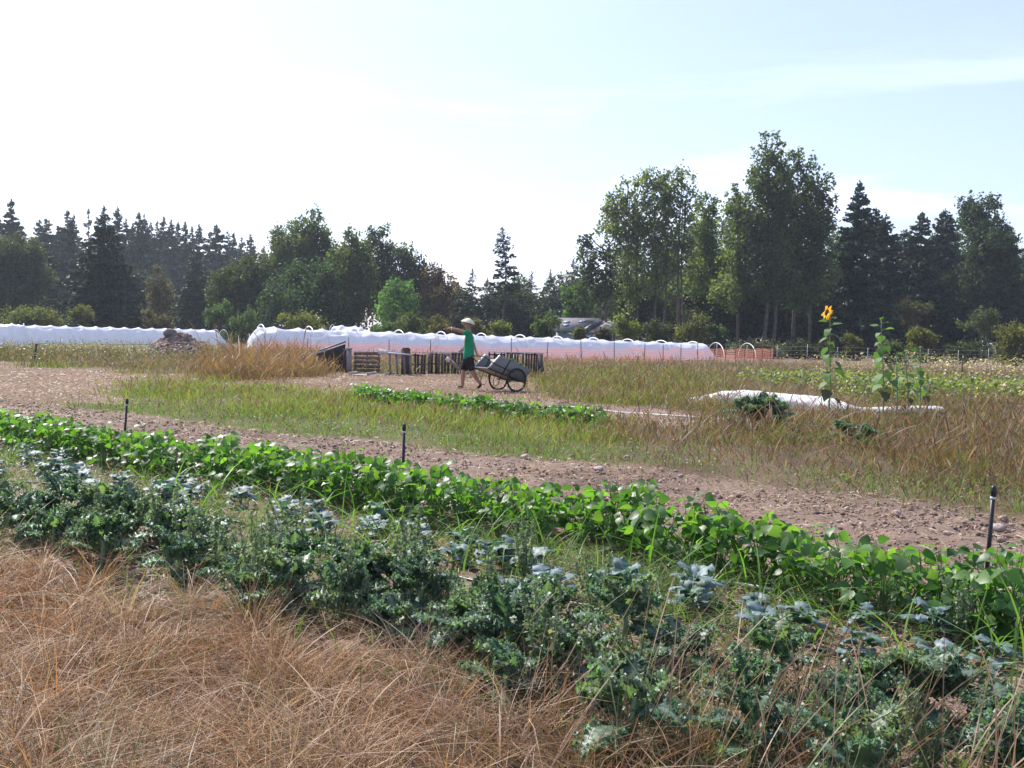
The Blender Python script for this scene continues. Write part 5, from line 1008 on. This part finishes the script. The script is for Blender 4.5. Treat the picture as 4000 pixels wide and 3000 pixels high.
for zk, (p_, h0, h1, pal, wts) in spec.items():
    kk = (zc == zk) & (rng.random(len(x)) < p_*np.clip((nzz-.2)*3.4, .35, 1))
    if zk == 'path': kk &= edge > -9
    X, Y, ED, DDD, NZ, PY, PXx = x[kk], y[kk], edge[kk], d[kk], nzz[kk], py[kk], px[kk]; n = len(X)
    h = rng.uniform(h0, h1, n)*(.6+.9*NZ)
    if zk in ('strip', 'red'): h *= np.clip(.35+ED*.35, .3, 1.0); 
    cols = pick(pal, wts, n, .22)
    if zk in ('red', 'far_brown', 'mound', 'far_left'): h *= .45+rng.gamma(2.2, .25, n)
    pn = fbm(X*.45, Y*.45, 85, 3)
    if zk in ('red', 'far_brown'):
        q = rng.random(n) < np.clip((pn-.38)*4, 0, .7); cols[q] = pick([(.15, .185, .045), (.105, .15, .04), (.19, .18, .065)], [2, 2, 1], int(q.sum()))
        q = rng.random(n) < np.clip((.36-pn)*5, 0, .6); cols[q] = pick([(.17, .115, .10), (.13, .085, .075)], [1, 1], int(q.sum()))
    # low bright weeds along the near edge of the strip
    if zk in ('strip', 'red'):
        lo = (rng.random(n) < np.clip(1.1-ED/2.4, 0, .9)); cols[lo] = pick([(.10, .19, .045), (.13, .21, .06), (.2, .17, .09)], [3, 2, 1], int(lo.sum()))
    seed = rng.random(n) < {'red': .46, 'far_brown': .55, 'patch': .25, 'strip': .12, 'mound': .35, 'soil2': .8}.get(zk, .1)
    wb = (.004+.00045*DDD)*rng.uniform(.6, 1.4, n)
    shared = lambda s_: dict(P=pts(X[s_], Y[s_]), h=h[s_]*(1.15 if s_ is seed else 1), wd=wb[s_], az=rng.uniform(0, 6.28, s_.sum()), lean=np.abs(rng.normal(0, .28 if zk != 'path' else 1.2, s_.sum())), bend=rng.uniform(.05, .75, s_.sum()), cols=cols[s_])
    A_ = shared(~seed); A_['prof'] = PR; lst = [A_]
    if seed.any():
        B_ = shared(seed); B_['prof'] = PS; m_ = int(seed.sum()); hc = pick([(.165, .085, .06), (.13, .075, .06), (.22, .155, .125)] if zk in ('red', 'strip', 'patch', 'soil2') else [(.21, .15, .125), (.165, .115, .09)] if zk != 'mound' else [(.20, .115, .068)], [2, 2, 1.5] if zk in ('red', 'strip', 'patch', 'soil2') else [1, 1] if zk != 'mound' else [1], m_)
        g = pick([(.10, .12, .035), (.12, .085, .05)], [1, 1], m_); B_['cols'] = np.stack([g, g, g, hc, hc, hc], 1); B_['wd'] = B_['wd']*1.5; lst.append(B_)
    if zk not in nmz: zk2 = {'soil2': 'foxtail_grass', 'soil': 'stray_weeds', 'leafy': 'patch_grass'}[zk]; lb = {'soil2': 'few red brown foxtails leaning over the far bare strip', 'soil': 'stray seedling weeds on the bare tilled soil', 'leafy': 'thin grass mixed into the far leafy crop'}[zk]
    else: zk2, lb = nmz[zk]
    grass_obj(zk2, lst, M_weed, lb)
# low leafy cover: clover-like weeds on the strip edge, squash-like crop behind the row cover, pale seeding weeds far right
def leaf_cover(name, x, y, h, sz, pal, wts, lab, M_=M_bean):
    n = len(x); O = np.stack([x, y, gz(x, y)+h], -1); m = MB(); stamp(m, BL, BF, O, rand_dirs(n)*np.array([1, 1, .5]), rand_dirs(n)*.7+np.array([0, 0, .8]), sz, pick(pal, wts, n, .25)); return tag(m.build(name, M_), lab, 'weeds', kind='stuff')
x, y = scatter(150000, 8.5, 40, -42, 42, 1.2); zc, px, py, u, v = zones(x, y); ed = v-V_edge(u); k = (ed > .05) & (ed < 2.6) & np.isin(zc, ['strip', 'red']) & (rng.random(len(x)) < np.clip(1.2-ed/2.2, 0, .9)*np.clip((fbm(u*.6, v*.9, 91, 3)-.25)*3, .1, 1)); x, y = x[k], y[k]; n = len(x)
leaf_cover('clover_weeds', x, y, rng.uniform(.01, .16, n), rng.uniform(.014, .034, n), [(.09, .165, .045), (.07, .125, .045), (.13, .165, .055)], [3, 2, 1], 'low bright green leafy weeds along the edge of the bare soil', M_grass)
x, y = scatter(60000, 20, 36, 2, 42, 1.0); zc, *_ = zones(x, y); k = (zc == 'leafy') & (fbm(x*.8, y*.8, 95, 3) > .42); x, y = x[k], y[k]; n = len(x)
leaf_cover('leafy_crop', x, y, rng.uniform(.12, .62, n), rng.uniform(.06, .12, n), [(.10, .13, .05), (.08, .11, .05), (.14, .145, .075), (.5, .38, .03)], [3, 2, 2, .06], 'yellow green leafy crop in the bed behind the white row cover')
x, y = scatter(26000, 28, 62, 12, 44, 1.0); zc, px, py, *_ = zones(x, y); k = (zc == 'far_brown') & (px > 3050) & (rng.random(len(x)) < np.clip((px-3050)/700, .05, .9)); x, y = x[k], y[k]; n = len(x)
leaf_cover('pale_weeds', x, y, rng.uniform(.1, 1.0, n)*(.5+fbm(x*.4, y*.4, 97, 2)), rng.uniform(.05, .11, n), [(.34, .28, .24), (.22, .19, .13), (.14, .16, .08), (.5, .45, .42)], [3, 3, 2, 1], 'tall pale seeding weeds at the right of the far field', M_grass)
x, y = scatter(26000, 30, 62, -44, -8, 1.0); zc, px, py, *_ = zones(x, y); k = (zc == 'far_left') & (rng.random(len(x)) < .5); x, y = x[k], y[k]; n = len(x)
leaf_cover('leafy_weeds', x, y, rng.uniform(.05, .75, n)*(.5+fbm(x*.4, y*.4, 98, 2)), rng.uniform(.05, .10, n), [(.12, .15, .06), (.16, .15, .08), (.2, .07, .06)], [3, 2, .3], 'leafy tall weeds before the left tunnel', M_grass)

# ------------------------------------------------------------------ air
m = MB(); m.box((0, 0, 16.4), (1500, 1500, 35.2)); hz_o = m.build('haze', mat('unused', (1, 1, 1)))
hm = bpy.data.materials.new('air'); hm.use_nodes = True; t = hm.node_tree; t.nodes.clear(); pv = t.nodes.new('ShaderNodeVolumePrincipled'); om = t.nodes.new('ShaderNodeOutputMaterial')
pv.inputs['Color'].default_value = (.78, .86, 1, 1); pv.inputs['Density'].default_value = .0003; pv.inputs['Anisotropy'].default_value = .35
t.links.new(pv.outputs['Volume'], om.inputs['Volume']); hz_o.data.materials.clear(); hz_o.data.materials.append(hm); tag(hz_o, 'thin bluish air over the whole field', 'haze', kind='stuff')
